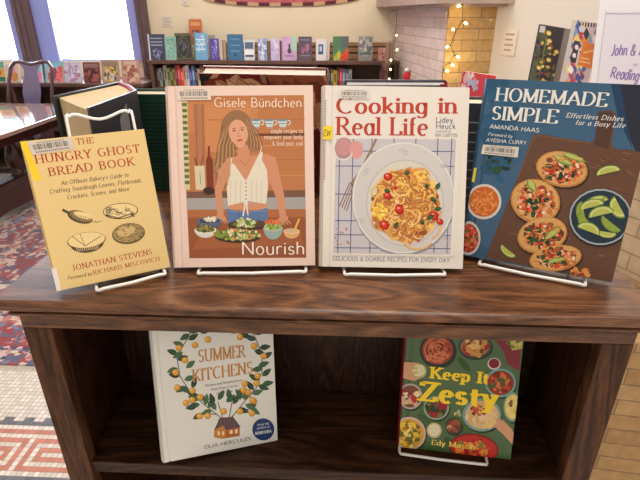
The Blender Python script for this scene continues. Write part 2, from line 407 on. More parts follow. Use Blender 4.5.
# ------------------------------------------------------------------ display bookcase
BC = empty('display_bookcase'); tag(BC, 'dark oak double-sided display bookcase carrying the cookbooks in front', 'bookcase')
HW = .42; D = .50
edge = [(0+.004, 1.0545), (0, 1.058), (-.002, 1.0625), (0, 1.067), (.004, 1.07), (D-.004, 1.07), (D, 1.067), (D+.002, 1.0625), (D, 1.058), (D-.004, 1.0545)]
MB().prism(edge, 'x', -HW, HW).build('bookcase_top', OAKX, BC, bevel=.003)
mold = [(.024, 1.036), (.0205, 1.036), (.0155, 1.041), (.0155, 1.0435), (.0195, 1.046), (.0205, 1.0545), (D-.0205, 1.0545), (D-.0195, 1.046), (D-.0155, 1.0435), (D-.0155, 1.041), (D-.0205, 1.036), (D-.024, 1.036)]
MB().prism(mold, 'x', -.411, .411).build('cove_molding', OAKX, BC)
for y in (.025, D-.047): MB().box(-.4056, .4056, y, y+.022, 1.0145, 1.0372).build('top_rail', OAKX, BC, bevel=.0015)
for s in (-1, 1):
    for y in (.025, D-.047):
        a, b = sorted((s*.4056, s*.365)); MB().box(a, b, y, y+.022, .0, 1.0147).build('stile', OAKZ, BC, bevel=.0015)
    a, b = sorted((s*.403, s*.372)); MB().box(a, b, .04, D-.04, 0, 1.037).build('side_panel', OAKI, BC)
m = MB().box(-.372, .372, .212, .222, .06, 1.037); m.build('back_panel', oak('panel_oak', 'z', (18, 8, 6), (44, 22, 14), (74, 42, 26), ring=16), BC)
for z in (.755, .44, .1):
    for y0, y1 in ((.03, .212), (.222, D-.03)):
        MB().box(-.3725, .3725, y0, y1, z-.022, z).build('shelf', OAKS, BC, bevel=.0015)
for y in (.027, D-.045): MB().box(-.365, .365, y, y+.018, 0, .078).build('plinth', OAKX, BC)

# ------------------------------------------------------------------ cookbook: yellow bread book
def P3(x, y, z): return (x, y, z)
yel = mat('straw_cover', (230, 198, 134), .4)
R1 = hardback('yellow bread cookbook with brown bowl sketches, leftmost on the bookcase top', (-.2756, .052, 1.0788), .5021, .2519, .0119, .1433, .190, .018, yel, paper=True)
q = [(56.9, 291.4), (170.5, 267), (143.9, 129), (20, 141.7)]
p = Print(-.0716, .0716, 0, .190, q)
RED = (176, 44, 34); INKC = (72, 58, 44)
p.poly([(20, 141.7), (26, 141), (42, 180), (34, 181)], (250, 206, 44))
p.poly([(51, 269), (56, 267.5), (61.5, 290.3), (56.9, 291.4)], (232, 222, 214))
p.text('THE', (77, 144.6), (94, 143), 6.2, RED); p.text('HUNGRY GHOST', (36.5, 163.6), (140, 152), 8.6, RED); p.text('BREAD BOOK', (50, 176), (134.5, 165), 8.4, RED)
p.text("An Offbeat Bakery's Guide to", (61.5, 185), (128.5, 176.4), 4.2, INKC, 'tiny', .2)
p.text('Crafting Sourdough Loaves, Flatbreads,', (50, 193.6), (142, 182), 4.2, INKC, 'tiny', .2)
p.text('Crackers, Scones, and More', (67.5, 199.2), (129, 190.6), 4.2, INKC, 'tiny', .2)
p.text('JONATHAN STEVENS', (73, 270.6), (152, 254), 5.8, RED, 'serif'); p.text('RICHARD MISCOVICH', (94, 274.6), (159.5, 260.4), 4.4, RED, 'serif')
p.text('Foreword by', (68, 279.6), (92, 275), 3.6, INKC, 'tiny', .2)
SK = (84, 70, 50); SK2 = (150, 124, 80); SK3 = (236, 208, 148)
# flour scoop
p.line([(63, 210), (69, 213)], 2.6, SK); p.ell(80, 217, 13, 6, SK, 16); p.ell(81, 216.4, 11.6, 4.6, SK2, 16); p.ell(83, 215.4, 9.5, 3.2, SK3, 16)
for i in range(9): p.line([(71+i*2.4, 213.5+i*.5), (72.5+i*2.4, 219+i*.4)], .45, SK)
p.blobs(96, 221.5, 6, 1.6, 14, .45, [SK2], 4)
# slice of bread
p.ell(120.5, 211, 17.6, 8, SK, -4); p.ell(120.5, 210.8, 16.8, 7.2, SK3, -4)
rd = random.Random(11)
for i in range(26):
    x = 106+rd.random()*28; y = 206+rd.random()*9; p.arc(x, y, 2.4, 1.4, rd.random()*90, 150+rd.random()*150, .6, SK, 6)
p.line([(106, 215), (118, 218), (134, 213)], 1, SK)
# bowl of dough
p.ell(87, 243, 17, 9.6, SK, -7, a0=0, a1=180); p.ell(86.5, 240.5, 19.5, 8.4, SK, -7); p.ell(86.5, 240, 18.7, 7.6, SK3, -7)
p.line([(72, 236), (85, 246)], .6, SK); p.line([(85, 246), (101, 236)], .6, SK); p.line([(80, 234), (85, 246)], .5, SK)
for i in range(12): p.line([(76+i*2.1, 247.6-i*.2), (78+i*1.7, 251.4-i*.2)], .5, SK3)
# round loaf
p.ell(128.5, 233.5, 16.6, 10.4, SK, -8); p.ell(128.5, 233, 15.6, 9.4, (166, 138, 90), -8); p.ell(126, 231, 9.5, 5, (206, 176, 116), -12)
for i in range(46):
    t = rd.random()*2*PI; k = math.sqrt(rd.random()); p.line([(128.5+15*k*math.cos(t), 233.3+8.6*k*math.sin(t)), (130.5+15*k*math.cos(t), 232.4+8.6*k*math.sin(t))], .55, SK)
p.build(R1)
s = Print(-.0716, .0716, 0, .19, q, -.0003-p.k*STEP); s.barcode([(27, 142.5), (71.5, 137.5), (74.5, 149), (32.5, 155)], base=(214, 200, 186)); s.build(R1, 'barcode_sticker')
stand('white wire stand with a tall looped back holding the yellow bread book', (-.2695, .050, 1.070), .5021, -.03, .058, .26, .214, top=(-.024, .056), drop=.004, depth=.06, bt=.024)

# ------------------------------------------------------------------ cookbook: pink cover with a cook
pink = mat('blush_cover', (232, 202, 188), .35, coat=.3)
R2 = hardback('pink cookbook showing a cook in a white top behind bowls of salad', (-.1096, .0963, 1.078), .083, .3282, .0004, .1987, .2484, .02, pink)
q = [(174, 268), (315, 265), (313, 85), (166, 86)]
p = Print(-.09935, .09935, 0, .2484, q)
p.poly([(189.5, 258.5), (306, 257.5), (304, 95), (181.5, 96)], (186, 118, 74))
p.poly([(182, 102), (258, 101), (258, 134), (187, 134)], (198, 128, 80)); p.poly([(206, 108), (250, 108), (250, 152), (206, 152)], (202, 134, 86))
for i, y in enumerate((106, 120, 146, 160, 176)): p.line([(208, y), (304.5, y-.5)], .9, (168, 104, 62) if i % 2 else (206, 140, 92))
p.poly([(253, 133.6), (304.3, 133), (304.3, 135.6), (253, 136.2)], (110, 62, 40))
p.poly([(182, 101), (187.5, 101), (190, 190), (185, 190)], (206, 196, 150))
for i in range(14): p.poly([(182.3+i*.2, 103+i*6), (187+i*.2, 103+i*6), (187+i*.2, 106.4+i*6), (182.4+i*.2, 106.4+i*6)], (96, 112, 60))
p.poly([(193, 104), (204, 104), (205, 165), (195, 165)], (178, 116, 82)); p.line([(196, 104), (197.5, 165)], .8, (140, 86, 58)); p.line([(203, 104), (203.5, 165)], .8, (140, 86, 58))
p.poly([(186.8, 192), (305, 190), (305.2, 198), (187, 199)], (120, 84, 66)); p.poly([(187, 198.5), (305.3, 197), (305.6, 209), (187.6, 210)], (166, 160, 156))
p.poly([(187.6, 210), (305.6, 209), (306, 257.5), (189.5, 258.5)], (150, 84, 50)); p.poly([(187.6, 210), (305.6, 209), (305.7, 217), (187.9, 218)], (174, 104, 64))
p.poly([(200, 236), (300, 232), (303, 244), (192, 250)], (164, 94, 58))
# utensil jar, bottle, jug
p.poly([(194.5, 166), (204.5, 165.6), (205.5, 190), (196, 190)], (212, 198, 168)); p.line([(200, 172), (200.8, 184)], 1, (150, 150, 110)); p.line([(197, 166), (195, 158)], 1.4, (120, 60, 36)); p.line([(201, 166), (203, 156)], 1.4, (150, 90, 50))
p.poly([(206, 160), (208, 156), (208, 146), (210, 146), (210.5, 156), (213, 160), (214, 190), (207, 190)], (126, 56, 34)); p.ell(209, 191, 6, 4, (60, 40, 34))
# cups
for i in range(3):
    x = 256+i*13.2; p.arc(x+5.5, 122.5, 2.4, 2.4, -90, 90, .9, (206, 214, 216)); p.poly([(x-4.5, 120), (x+5, 120), (x+3.5, 127), (x-2.5, 127)], (198, 206, 208)); p.ell(x, 120, 4.8, 1.2, (112, 136, 150)); p.line([(x-2, 128), (x+3, 128)], .8, (150, 166, 172)); p.line([(x-3, 123.5), (x+3, 123.5)], .7, (96, 124, 142))
# the cook
HAIR = (150, 108, 74); H2 = (186, 144, 104); SKN = (206, 142, 108); SK_L = (220, 160, 128); TOP = (226, 214, 196)
p.ell(237, 130, 16.5, 20, HAIR); p.poly([(223, 122), (219, 150), (214, 165), (216, 186), (230, 190), (236, 160), (232, 140)], HAIR)
p.poly([(249, 118), (256, 140), (262, 150), (252, 152), (244, 142)], HAIR)
for i in range(11): x = 218+i*1.7; p.line([(x+5, 126+i % 3*4), (x, 146), (x-2.4+i*.4, 166), (x+1, 186-i % 4*3)], .9, H2 if i % 2 else (128, 88, 60))
p.poly([(238, 146), (248, 145), (250, 156), (268, 154), (276, 158), (279, 172), (284, 194), (286, 216), (280, 219), (277, 200), (270, 182), (264, 200), (228, 202), (226, 182), (222, 192), (224, 218), (218, 217), (215, 192), (219, 170), (228, 158), (238, 156)], SKN)
p.poly([(228, 203), (267, 203), (267, 210), (228, 210)], SKN)
p.poly([(231, 163), (234, 164), (246, 181), (260, 152), (263, 152), (262, 160), (267, 170), (268, 188), (266, 204), (248, 201), (228, 206), (227, 188), (230, 175)], TOP)
for x in (231, 236, 241, 252, 257, 262): p.line([(x, 180), (x-.5, 202)], .5, (196, 182, 162))
for y in (180, 184, 188, 192, 196): p.ell(246, y+3, .7, .7, (60, 46, 40), n=8)
p.line([(260.5, 152), (262, 146)], 1, TOP); p.line([(231, 164), (232, 158)], 1, TOP)
p.poly([(240, 166), (246, 179), (254, 164), (250, 158), (242, 158)], SKN)
p.line([(240, 160), (245, 166), (250, 159)], .4, (150, 100, 60))
p.poly([(226.5, 209), (247, 213), (267.5, 208), (268, 222), (228, 223)], (92, 116, 160)); p.line([(240, 212), (239, 222)], .6, (66, 86, 128)); p.line([(228, 211.5), (267, 211)], .8, (124, 146, 184))
p.line([(246, 200), (243, 216)], 1.2, (236, 228, 214)); p.line([(246, 200), (248, 215)], 1.2, (236, 228, 214)); p.ell(246, 203, 2.4, 2, TOP)
p.ell(238.5, 132.5, 9.6, 13, SK_L, -12); p.ell(240.5, 144, 5, 4, SK_L)
p.poly([(229, 128), (231, 120), (238, 117), (247, 121), (249, 130), (251, 120), (245, 113), (234, 112), (227, 120)], HAIR)
for x in (234.2, 242.4): p.line([(x-1.8, 128.6-(x-238)*.1), (x+1.8, 128-(x-238)*.1)], .7, (110, 72, 52)); p.ell(x, 130.4-(x-238)*.1, 1.4, .75, (64, 74, 84), n=10)
p.line([(238.8, 130), (238, 136)], .5, (184, 122, 92)); p.line([(237.4, 136.4), (240.6, 136)], .6, (176, 110, 84)); p.ell(240, 140.3, 3, 1.1, (184, 84, 76), -8)
for i in range(9): x = 247+i*1.1; p.line([(x-3, 117+i), (x+1, 130), (x+3+i*.4, 142), (x+2+i*.6, 150-i % 3)], .8, H2 if i % 2 else (128, 88, 60))
for i in range(7): x = 219+i*2; p.arc(x, 168+i % 3*6, 3, 5, 100, 300, .8, H2)
p.ell(221, 218, 5.5, 3, SKN, 20); p.ell(283, 219, 5.5, 3, SKN, -20)
for i in range(4): p.line([(280+i*2.2, 219), (281+i*3.1, 225-i*.5)], 1.3, SKN); p.line([(218+i*2.3, 218), (219+i*2.8, 223)], 1.3, SKN)
# food on the cook's table
def pbowl(x, y, rx, ry, h, col, rim, fill): p.ell(x, y, rx, h, col, a0=0, a1=180); p.ell(x, y, rx, ry, rim); p.ell(x, y, rx*.86, ry*.75, fill)
pbowl(209.5, 221, 12.5, 3.6, 9, (84, 92, 116), (104, 112, 134), (66, 70, 88)); p.blobs(210, 219.5, 6, 2.2, 30, 1, [(232, 222, 200), (210, 194, 168)], 3)
pbowl(205.5, 230, 11, 3.6, 8, (214, 208, 198), (232, 226, 216), (92, 94, 50)); p.blobs(205.5, 228.6, 9, 3, 50, 1, [(96, 118, 52), (160, 150, 84), (180, 120, 60), (74, 84, 44)], 4)
p.ell(248, 225, 20, 5.4, (66, 44, 38)); p.ell(248, 224, 18, 4, (92, 64, 54)); p.blobs(246, 223, 11, 4.2, 70, 1.2, [(132, 156, 70), (186, 196, 120), (226, 214, 190), (96, 122, 52)], 5)
p.ell(238, 237, 23, 6, (70, 46, 36)); p.blobs(238, 234.5, 23, 5, 150, 1.3, [(120, 150, 58), (176, 186, 96), (226, 206, 170), (206, 130, 70), (88, 112, 48)], 6)
pbowl(274, 223, 9, 3, 6, (130, 120, 110), (160, 150, 140), (208, 110, 60)); p.blobs(273, 221.6, 7.5, 2.4, 26, 1, [(224, 116, 60), (200, 96, 48)], 7)
pbowl(273, 228, 9.6, 3.2, 11.5, (150, 168, 164), (182, 194, 190), (150, 160, 90)); p.blobs(273, 226.8, 8, 2.6, 34, 1, [(150, 176, 80), (206, 206, 140), (110, 140, 60)], 8)
pbowl(291.5, 231, 8.2, 2.6, 7.6, (222, 166, 112), (236, 196, 150), (206, 176, 140)); p.line([(294, 231), (299, 219)], 2, (226, 180, 90))
p.text('Gisele Bündchen', (215, 107), (301.5, 107), 8.8, (246, 226, 206), 'light'); p.text('Nourish', (242, 254.5), (304, 254), 12.4, (248, 234, 222), 'light')
for t, x, y in (('simple recipes to', 271, 133), ('empower your body', 264.5, 139), ('& feed your soul', 272.5, 145.4)): p.text(t, (x, y), (302.6, y-.2), 4, (244, 222, 200), 'tiny')
p.build(R2)
s = Print(-.09935, .09935, 0, .2484, q, -.0003-p.k*STEP); s.barcode([(177, 89), (210.5, 88.5), (211.5, 100), (178, 100.5)], 5, base=(226, 208, 196)); s.build(R2, 'barcode_sticker')
stand('white wire stand under the pink cookbook', (-.1066, .094, 1.070), .083, -.068, .083, .3282, .16)

# ------------------------------------------------------------------ cookbook: pasta plate
offw = mat('ivory_cover', (226, 216, 206), .38, coat=.25)
R3 = hardback('ivory cookbook with red title over a grey plate of pasta', (.0967, .0998, 1.0793), .0399, .3593, -.0142, .1987, .2484, .026, offw)
q = [(321, 266), (463, 269), (470, 88), (323, 85)]
p = Print(-.09935, .09935, 0, .2484, q)
p.poly([(333.2, 252.6), (450, 254.8), (456, 140), (336, 138.6)], (196, 190, 194))
BL_ = (72, 84, 132)
for x0, x1 in ((339.5, 338), (353, 350.5), (372, 370), (394, 392), (416, 413), (438, 434), (452, 447)): p.line([(x0, 139), (x1, 253)], .9, BL_)
for y0, y1 in ((166, 167), (194, 196), (220.5, 222), (234.5, 236), (247.5, 249), (151, 152)): p.line([(335.4, y0), (454, y1)], .9, BL_)
p.blobs(342, 236, 8, 14, 14, .7, [(200, 90, 70), (150, 110, 80)], 12); p.ell(343.5, 148, 9, 10.5, (176, 132, 138)); p.ell(343, 147, 7.4, 8.6, (196, 142, 142)); p.ell(356, 150, 7, 9, (214, 150, 146)); p.arc(343, 150, 9.5, 10, 20, 170, 1, (226, 214, 214))
p.line([(376, 139.5), (358, 176)], 2.2, (150, 112, 84)); p.line([(358, 176), (352, 184)], 4, (150, 112, 84))
for i in range(4): p.line([(349.5+i*1.9, 183+i*.8), (339.5+i*2.4, 206+i*1.6)], 1, (128, 92, 66))
TR_ = (184, 62, 44)
p.text('Cooking in', (337, 113), (456, 113.6), 15.4, TR_, 'bold'); p.text('Real Life', (337, 134.4), (427, 135.6), 17, TR_, 'bold')
SL = (84, 96, 124)
p.text('Lidey', (436, 123), (453, 123.3), 5.4, SL, 'sans'); p.text('Heuck', (436, 129.2), (455.6, 129.6), 5.4, SL, 'sans'); p.text('FOREWORD BY', (436, 132.8), (451, 133), 1.8, SL, 'tiny'); p.text('INA GARTEN', (435.4, 137), (457.2, 137.4), 3, SL, 'tiny')
p.text('DELICIOUS & DOABLE RECIPES FOR EVERY DAY', (333, 260), (449.6, 262.4), 4, SL, 'tiny')
for i in range(30): y = 100+i*2.7; p.line([(324.5-i*.03, y), (325.6-i*.03, y+1.3)], .7, (180, 60, 52) if i > 9 else (84, 90, 120))
p.ell(404, 199.6, 52, 57, (150, 146, 150)); p.ell(403.5, 198, 51.6, 56, (204, 198, 194)); p.arc(403.5, 198, 50.2, 54.6, 0, 360, .9, (226, 222, 218), 48)
p.arc(405, 203, 38.5, 42.6, 0, 360, 1, (184, 178, 174), 40); p.ell(405, 203, 37.6, 41.8, (212, 202, 190)); p.ell(407, 206, 33, 37, (206, 164, 108))
rd = random.Random(5)
for sx, sy in ((404, 152), (366, 172), (362, 222), (444, 165), (446, 238)): 
    for i in range(5): p.arc(sx+rd.random()*6-3, sy+rd.random()*4-2, 2.4, 1.7, rd.random()*360, rd.random()*360+120, .5, (178, 172, 168), 5)
ND = [(232, 172, 92), (240, 190, 114), (216, 148, 72), (244, 204, 140), (212, 138, 64), (228, 162, 84), (236, 194, 76)]
p.blobs(406, 205, 33, 36, 260, 2.6, [(216, 150, 78), (202, 130, 60), (232, 178, 100), (186, 104, 52), (142, 76, 42), (240, 196, 90)], 21)
for i in range(150):
    t = rd.random()*2*PI; k = math.sqrt(rd.random()); x = 405+28*k*math.cos(t); y = 205+31*k*math.sin(t); a = rd.random()*360; R_ = 3+rd.random()*7
    p.arc(x, y, R_, R_*(.55+rd.random()*.4), a, a+110+rd.random()*150, 1.65, (182, 112, 56), 9, rd.random()*180)
    p.arc(x, y-.3, R_, R_*(.55+rd.random()*.4), a, a+110+rd.random()*150, 1.25, rd.choice(ND), 9, rd.random()*180)
p.arc(418, 240, 14, 9, 20, 170, 1.7, (232, 178, 104)); p.arc(402, 190, 8, 6, 0, 330, 1.8, (238, 190, 116)); p.arc(420, 176, 9, 7, 90, 380, 1.9, (226, 158, 78)); p.arc(404, 218, 12, 8, 180, 350, 1.6, (236, 184, 110)); p.arc(433, 222, 8, 16, -60, 90, 1.6, (232, 176, 98)); p.arc(387, 208, 14, 16, 150, 260, 1.6, (240, 196, 110))
p.blobs(380, 211, 7, 7, 26, 1.7, [(244, 204, 70), (236, 186, 60), (246, 216, 120)], 31); p.blobs(420, 176, 9, 6, 22, 1.5, [(240, 196, 90), (206, 130, 60)], 32)
for x, y, r in ((388, 177, 4.6), (387.5, 196, 4.2), (399.5, 209.5, 5.4), (384.5, 225, 5.2), (434, 216, 5), (440, 222, 3.6), (395, 188, 2.4)):
    p.ell(x, y, r, r*.85, (176, 30, 22), rd.random()*90); p.ell(x-.6, y-.7, r*.7, r*.5, (214, 58, 38), rd.random()*90); p.ell(x-1, y-1.2, r*.25, r*.18, (246, 170, 140), n=8)
for x, y, L, a in ((384, 190, 7, 20), (404, 174, 6, -10), (426, 220, 10, -30), (430, 198, 8, 30), (436, 190, 8, -60), (434, 210, 8, -10), (395, 229, 8, -70), (421, 220, 6, 60), (426, 184, 6, 70)):
    p.leaf(x, y, L, 4.6, a, (34, 62, 30)); p.leaf(x+.6, y-.4, L*.8, 2.4, a, (66, 98, 44))
# the cover border over the plate edge
p.poly([(456, 138), (461, 138), (455, 256), (450, 256)], (226, 216, 206)); p.poly([(333, 252.7), (452, 254.9), (452, 256.6), (333, 254.6)], (226, 216, 206))
p.build(R3)
s = Print(-.09935, .09935, 0, .2484, q, -.0003-p.k*STEP); s.barcode([(338.5, 89.4), (370, 89.8), (369.6, 98.8), (338.2, 98.4)], 8, base=(218, 208, 200)); s.build(R3, 'barcode_sticker')
s = Print(-.09935, .09935, 0, .2484, q, -.0003-p.k*STEP); s.poly([(321.6, 126), (332, 126.4), (331.6, 139.6), (321.6, 139.2)], (240, 206, 44)); s.text('EW', (323, 136), (330, 136.2), 6, (40, 40, 40), 'sans', .15); s.build(R3, 'yellow_label', 'yellow label strip')
stand('white wire stand under the pasta cookbook', (.0967, .098, 1.070), .0399, -.066, .074, .3593, .16, bt=.036)

# ------------------------------------------------------------------ cookbook: tacos on a board
blu = mat('teal_blue_cover', (40, 88, 124), .35, coat=.3)
R4 = hardback('blue cookbook with tacos and a bowl of limes on a wooden cutting board', (.293, .1091, 1.079), -.4088, .1315, .0099, .1956, .2476, .02, blu)
q = [(463, 255.5), (611, 283), (661, 86), (486.5, 77)]
p = Print(-.0978, .0978, 0, .2476, q)
p.blobs(500, 120, 16, 60, 30, 6, [(42, 92, 128), (38, 84, 118)], 2)
p.poly([(616, 84), (660.5, 86.3), (640, 166), (626, 130), (622, 112)], (38, 42, 58)); p.poly([(611, 83.8), (620, 84), (628, 130), (632, 150), (618, 120)], (32, 62, 96))
BRD = (104, 70, 52)
p.poly([(487, 258.5), (520, 173), (532.5, 137), (537, 134), (590, 143), (597, 140), (600.5, 113), (606, 110.5), (612, 111), (616, 115), (611, 146), (616, 150), (643.5, 153.5), (611.8, 281), (607, 282)], BRD)
rd = random.Random(9)
for i in range(170):
    x = 495+rd.random()*135; y = 150+rd.random()*120
    if x > 487+(258-y)*.42+6 and x < 640-(y-150)*.22-5: p.line([(x, y), (x+2+rd.random()*6, y+1+rd.random()*1.4)], .8, rd.choice([(130, 92, 68), (84, 54, 40), (118, 80, 58), (94, 64, 50), (142, 100, 72)]))
p.line([(519, 178), (533.5, 139), (538, 135.6), (590, 144.2)], .8, (134, 98, 74)); p.poly([(594, 145), (601, 115), (603, 115), (597, 146)], (78, 52, 40)); p.poly([(598, 112), (611, 112), (614, 118), (608, 150), (594, 146)], (84, 56, 44)); p.ell(607, 116, 2, 1.4, (40, 30, 28))
# herbs on the cloth
for i in range(22): p.leaf(486+rd.random()*26, 150+rd.random()*22, 5, 4, rd.random()*360, rd.choice([(26, 60, 48), (36, 76, 56), (20, 50, 46)]))
CH = [(232, 126, 50), (240, 152, 76), (214, 96, 34), (246, 176, 104)]
def fbowl(x, y, rx, ry, rim, ins, wall=.86): p.ell(x, y, rx, ry, rim); p.ell(x, y, rx*wall, ry*wall, ins)
fbowl(485, 202.5, 17.4, 17.8, (220, 212, 206), (206, 104, 40))
for i in range(90):
    t = rd.random()*2*PI; k = math.sqrt(rd.random())*13; a = rd.random()*PI; x, y = 485+k*math.cos(t), 202.5+k*math.sin(t); p.line([(x-2.5*math.cos(a), y-2.5*math.sin(a)), (x+2.5*math.cos(a), y+2.5*math.sin(a))], .8, rd.choice(CH))
fbowl(470, 239, 12, 17, (216, 208, 204), (140, 30, 26), .84); p.blobs(470, 239, 8.6, 12.6, 70, 1.6, [(190, 44, 32), (216, 76, 54), (150, 26, 24), (230, 120, 90), (110, 120, 50)], 13)
p.ell(497, 171, 5, 3.6, (40, 84, 50))
def taco(cx, cy, rx, ry, rot, seed, av):
    p.ell(cx+.6, cy+1.4, rx*1.03, ry*1.05, (60, 36, 26), rot); p.ell(cx, cy, rx, ry, (196, 134, 72), rot); p.ell(cx, cy-.6, rx*.94, ry*.92, (222, 168, 102), rot)
    c_, s_ = math.cos(math.radians(rot)), math.sin(math.radians(rot))
    p.blobs(cx, cy, rx*.78, ry*.7, 46, 2.4, [(104, 52, 34), (130, 68, 40), (170, 96, 50), (196, 120, 62)], seed)
    p.blobs(cx+1, cy+1, rx*.68, ry*.62, 70, 1.5, [(214, 74, 42), (232, 110, 62), (238, 178, 140), (246, 214, 180), (196, 50, 36)], seed+1)
    p.blobs(cx-3, cy+2, rx*.62, ry*.6, 14, 1.9, [(30, 60, 38), (46, 84, 46)], seed+2)
    for (ax, ay, L, w, a) in av: p.leaf(ax, ay, L, w, a, (130, 148, 58)); p.leaf(ax+1, ay, L*.86, w*.6, a, (190, 198, 112))
    r2 = random.Random(seed+5)
    for i in range(30):
        x, y = cx+(r2.random()*1.5-.75)*rx, cy+(r2.random()*1.4-.7)*ry; a = r2.random()*PI; p.line([(x, y), (x+6*math.cos(a), y+6*math.sin(a)-2)], .8, r2.choice(CH))
taco(562, 170, 26, 18, 12, 40, [(553, 156, 24, 8, 28), (562, 154, 26, 7, 20)])
taco(536, 202, 25, 22, 20, 50, [(528, 180, 16, 9, 60)])
taco(543, 236, 25, 18, -14, 60, [(545, 240, 22, 8, -40)])
taco(556, 259, 26, 13, -8, 70, [(548, 262, 20, 6, -10)])
p.blobs(580, 273, 9, 4, 22, 1.8, [(226, 150, 80), (206, 110, 60), (130, 70, 40)], 81)
# limes
p.ell(600.5, 219.5, 31.5, 28.6, (44, 30, 26)); p.ell(600, 218, 30.6, 28, (170, 182, 190)); p.ell(600, 218, 29, 26.4, (30, 52, 66))
def lime(x, y, L, w, a, cut=True):
    c_, s_ = math.cos(math.radians(a)), math.sin(math.radians(a)); pts = [(x+L/2*math.cos(math.radians(t))*c_-w*math.sin(math.radians(t))*s_, y+L/2*math.cos(math.radians(t))*s_+w*math.sin(math.radians(t))*c_) for t in range(0, 181, 15)]
    p.poly(pts, (118, 140, 44)); q2 = [(x+(u-x)*.9, y+(v-y)*.86) for u, v in pts]
    p.poly(q2, (212, 214, 140) if cut else (146, 166, 66)); 
    if cut: p.poly([(x+(u-x)*.74, y+(v-y)*.66) for u, v in pts], (186, 192, 94))
lime(596, 205, 26, 8, 160); lime(594, 202, 22, 6, -20, False); lime(584, 214, 24, 8, 80, False); lime(588, 222, 24, 9, 50, False); lime(611, 224, 24, 8, 40, False); lime(606, 233, 20, 6, 10); lime(619, 208, 24, 10, 64); lime(592, 208, 25, -8, -16); lime(601, 216, 26, -9, -14); lime(588, 232, 24, -9, 22)
lime(608, 174, 25, -7.6, -14); lime(510, 251, 19, 6, 40)
W_ = (238, 236, 230)
p.text('HOMEMADE', (496, 99.6), (605.6, 107), 13.6, W_, 'cond'); p.text('SIMPLE', (492, 118.8), (556.4, 123.6), 13.6, W_, 'cond')
p.text('AMANDA HAAS', (490, 128.2), (539, 132.8), 4.4, W_, 'sans'); p.text('Foreword by', (488.6, 135.2), (512.6, 138), 3, W_, 'tiny', .15); p.text('AYESHA CURRY', (486.6, 141.6), (526.6, 145), 3.6, W_, 'sans')
p.text('Effortless Dishes', (566, 117.6), (622.2, 121.8), 5, W_, 'tiny', .22); p.text('for a Busy Life', (575.4, 125), (624, 128.6), 5, W_, 'tiny', .22)
p.build(R4)
s = Print(-.0978, .0978, 0, .2476, q, -.0003-p.k*STEP); s.barcode([(483.6, 144.6), (519.4, 147.4), (518.2, 158), (481.6, 154)], 9); s.build(R4, 'barcode_sticker')
s = Print(-.0978, .0978, 0, .2476, q, -.0003-p.k*STEP); s.poly([(474.8, 168), (477.6, 168.4), (475.4, 183), (472.6, 182.4)], (226, 206, 50)); s.build(R4, 'yellow_label', 'yellow label strip')
stand('white wire stand under the blue taco cookbook', (.288, .108, 1.070), -.4088, -.066, .072, .1315, .16)

# ------------------------------------------------------------------ on the lower shelf
wht = mat('porcelain_cover', (222, 218, 210), .38, coat=.2)
R5 = hardback('white cookbook with a lemon wreath round a little cottage, standing on the lower shelf', (-.1601, .0571, .7590), .3521, .2218, -.0483, .1827, .2284, .024, wht)
q = [(163, 463), (278, 440), (272, 311), (150, 326)]
p = Print(-.09135, .09135, 0, .2284, q)
ORG = (192, 128, 62); LF = [(38, 66, 48), (52, 86, 58), (30, 52, 44), (72, 104, 70)]
stems = [[(223, 419), (205, 405), (190, 392), (180, 376), (177, 358), (183, 346), (189, 336), (193, 326)], [(230, 419), (244, 402), (256, 388), (262, 372), (262, 356), (257, 342), (252, 331), (246, 322)], [(223, 419), (218, 402)], [(229, 419), (232, 402), (228, 396)], [(236, 412), (252, 408)], [(216, 414), (200, 413)]]
for st in stems: p.line(st, .9, (92, 74, 58))
rd = random.Random(3)
leaves = [(190, 392, -150), (186, 386, 150), (180, 376, -170), (178, 368, 160), (177, 360, -20), (178, 354, -160), (184, 346, 200), (188, 340, -30), (190, 334, 150), (200, 404, 170), (205, 405, -80), (212, 410, 160), (216, 410, -120), (218, 400, -60), (230, 400, -100), (226, 402, -40), (252, 394, -20), (258, 385, 20), (262, 376, -40), (263, 368, 170), (262, 358, -30), (259, 348, -10), (256, 340, -160), (254, 334, -20), (249, 326, -10), (245, 404, 20), (250, 408, 30), (244, 400, -70), (240, 400, -90), (206, 400, -150), (198, 396, 200), (197, 406, 170), (203, 413, 150), (187, 330, 10), (196, 328, -20), (262, 384, -10), (254, 390, -130), (183, 352, 150), (191, 333, -40), (186, 368, -40), (184, 380, -20), (192, 388, -70), (199, 400, 200), (208, 408, -60), (214, 404, -110), (233, 404, -60), (238, 408, 20), (243, 398, -130), (250, 396, 60), (259, 380, -150), (258, 366, -20), (254, 350, 20), (250, 338, -150), (246, 328, 200), (199, 332, -10), (240, 330, 170)]
for x, y, a in leaves: p.leaf(x, y, 12, 5.8, a, rd.choice(LF)); p.line([(x, y), (x+10*math.cos(math.radians(a)), y+10*math.sin(math.radians(a)))], .35, (96, 124, 90))
for x, y in ((175.5, 372.4), (177, 387.4), (192.4, 390.5), (200, 397), (192, 399.8), (186, 402.6), (199.6, 416), (207.6, 415.6), (179, 348), (208, 339.5), (195, 345), (223.6, 411), (240, 411), (244.6, 383.4), (248, 392), (243.6, 390), (254, 401), (252.6, 400), (257.6, 375.6), (263.6, 356), (256.6, 383), (252, 413), (240, 337), (254, 346), (185, 360)):
    p.ell(x, y, 3.3, 3.2, (170, 108, 30)); p.ell(x-.3, y-.3, 2.9, 2.8, (226, 162, 56)); p.ell(x-1, y-1, 1, .8, (246, 206, 120), n=8)
p.poly([(214.5, 428), (213.8, 437), (222, 438.6), (239.6, 435.6), (239.8, 426), (226, 420)], (196, 124, 62)); p.poly([(226, 428), (225.6, 438), (239.6, 435.6), (239.8, 426)], (176, 96, 52))
p.poly([(214, 430), (219.6, 417.6), (233, 416.4), (240.6, 426.4), (226, 429.6), (223, 425)], (92, 68, 76)); 
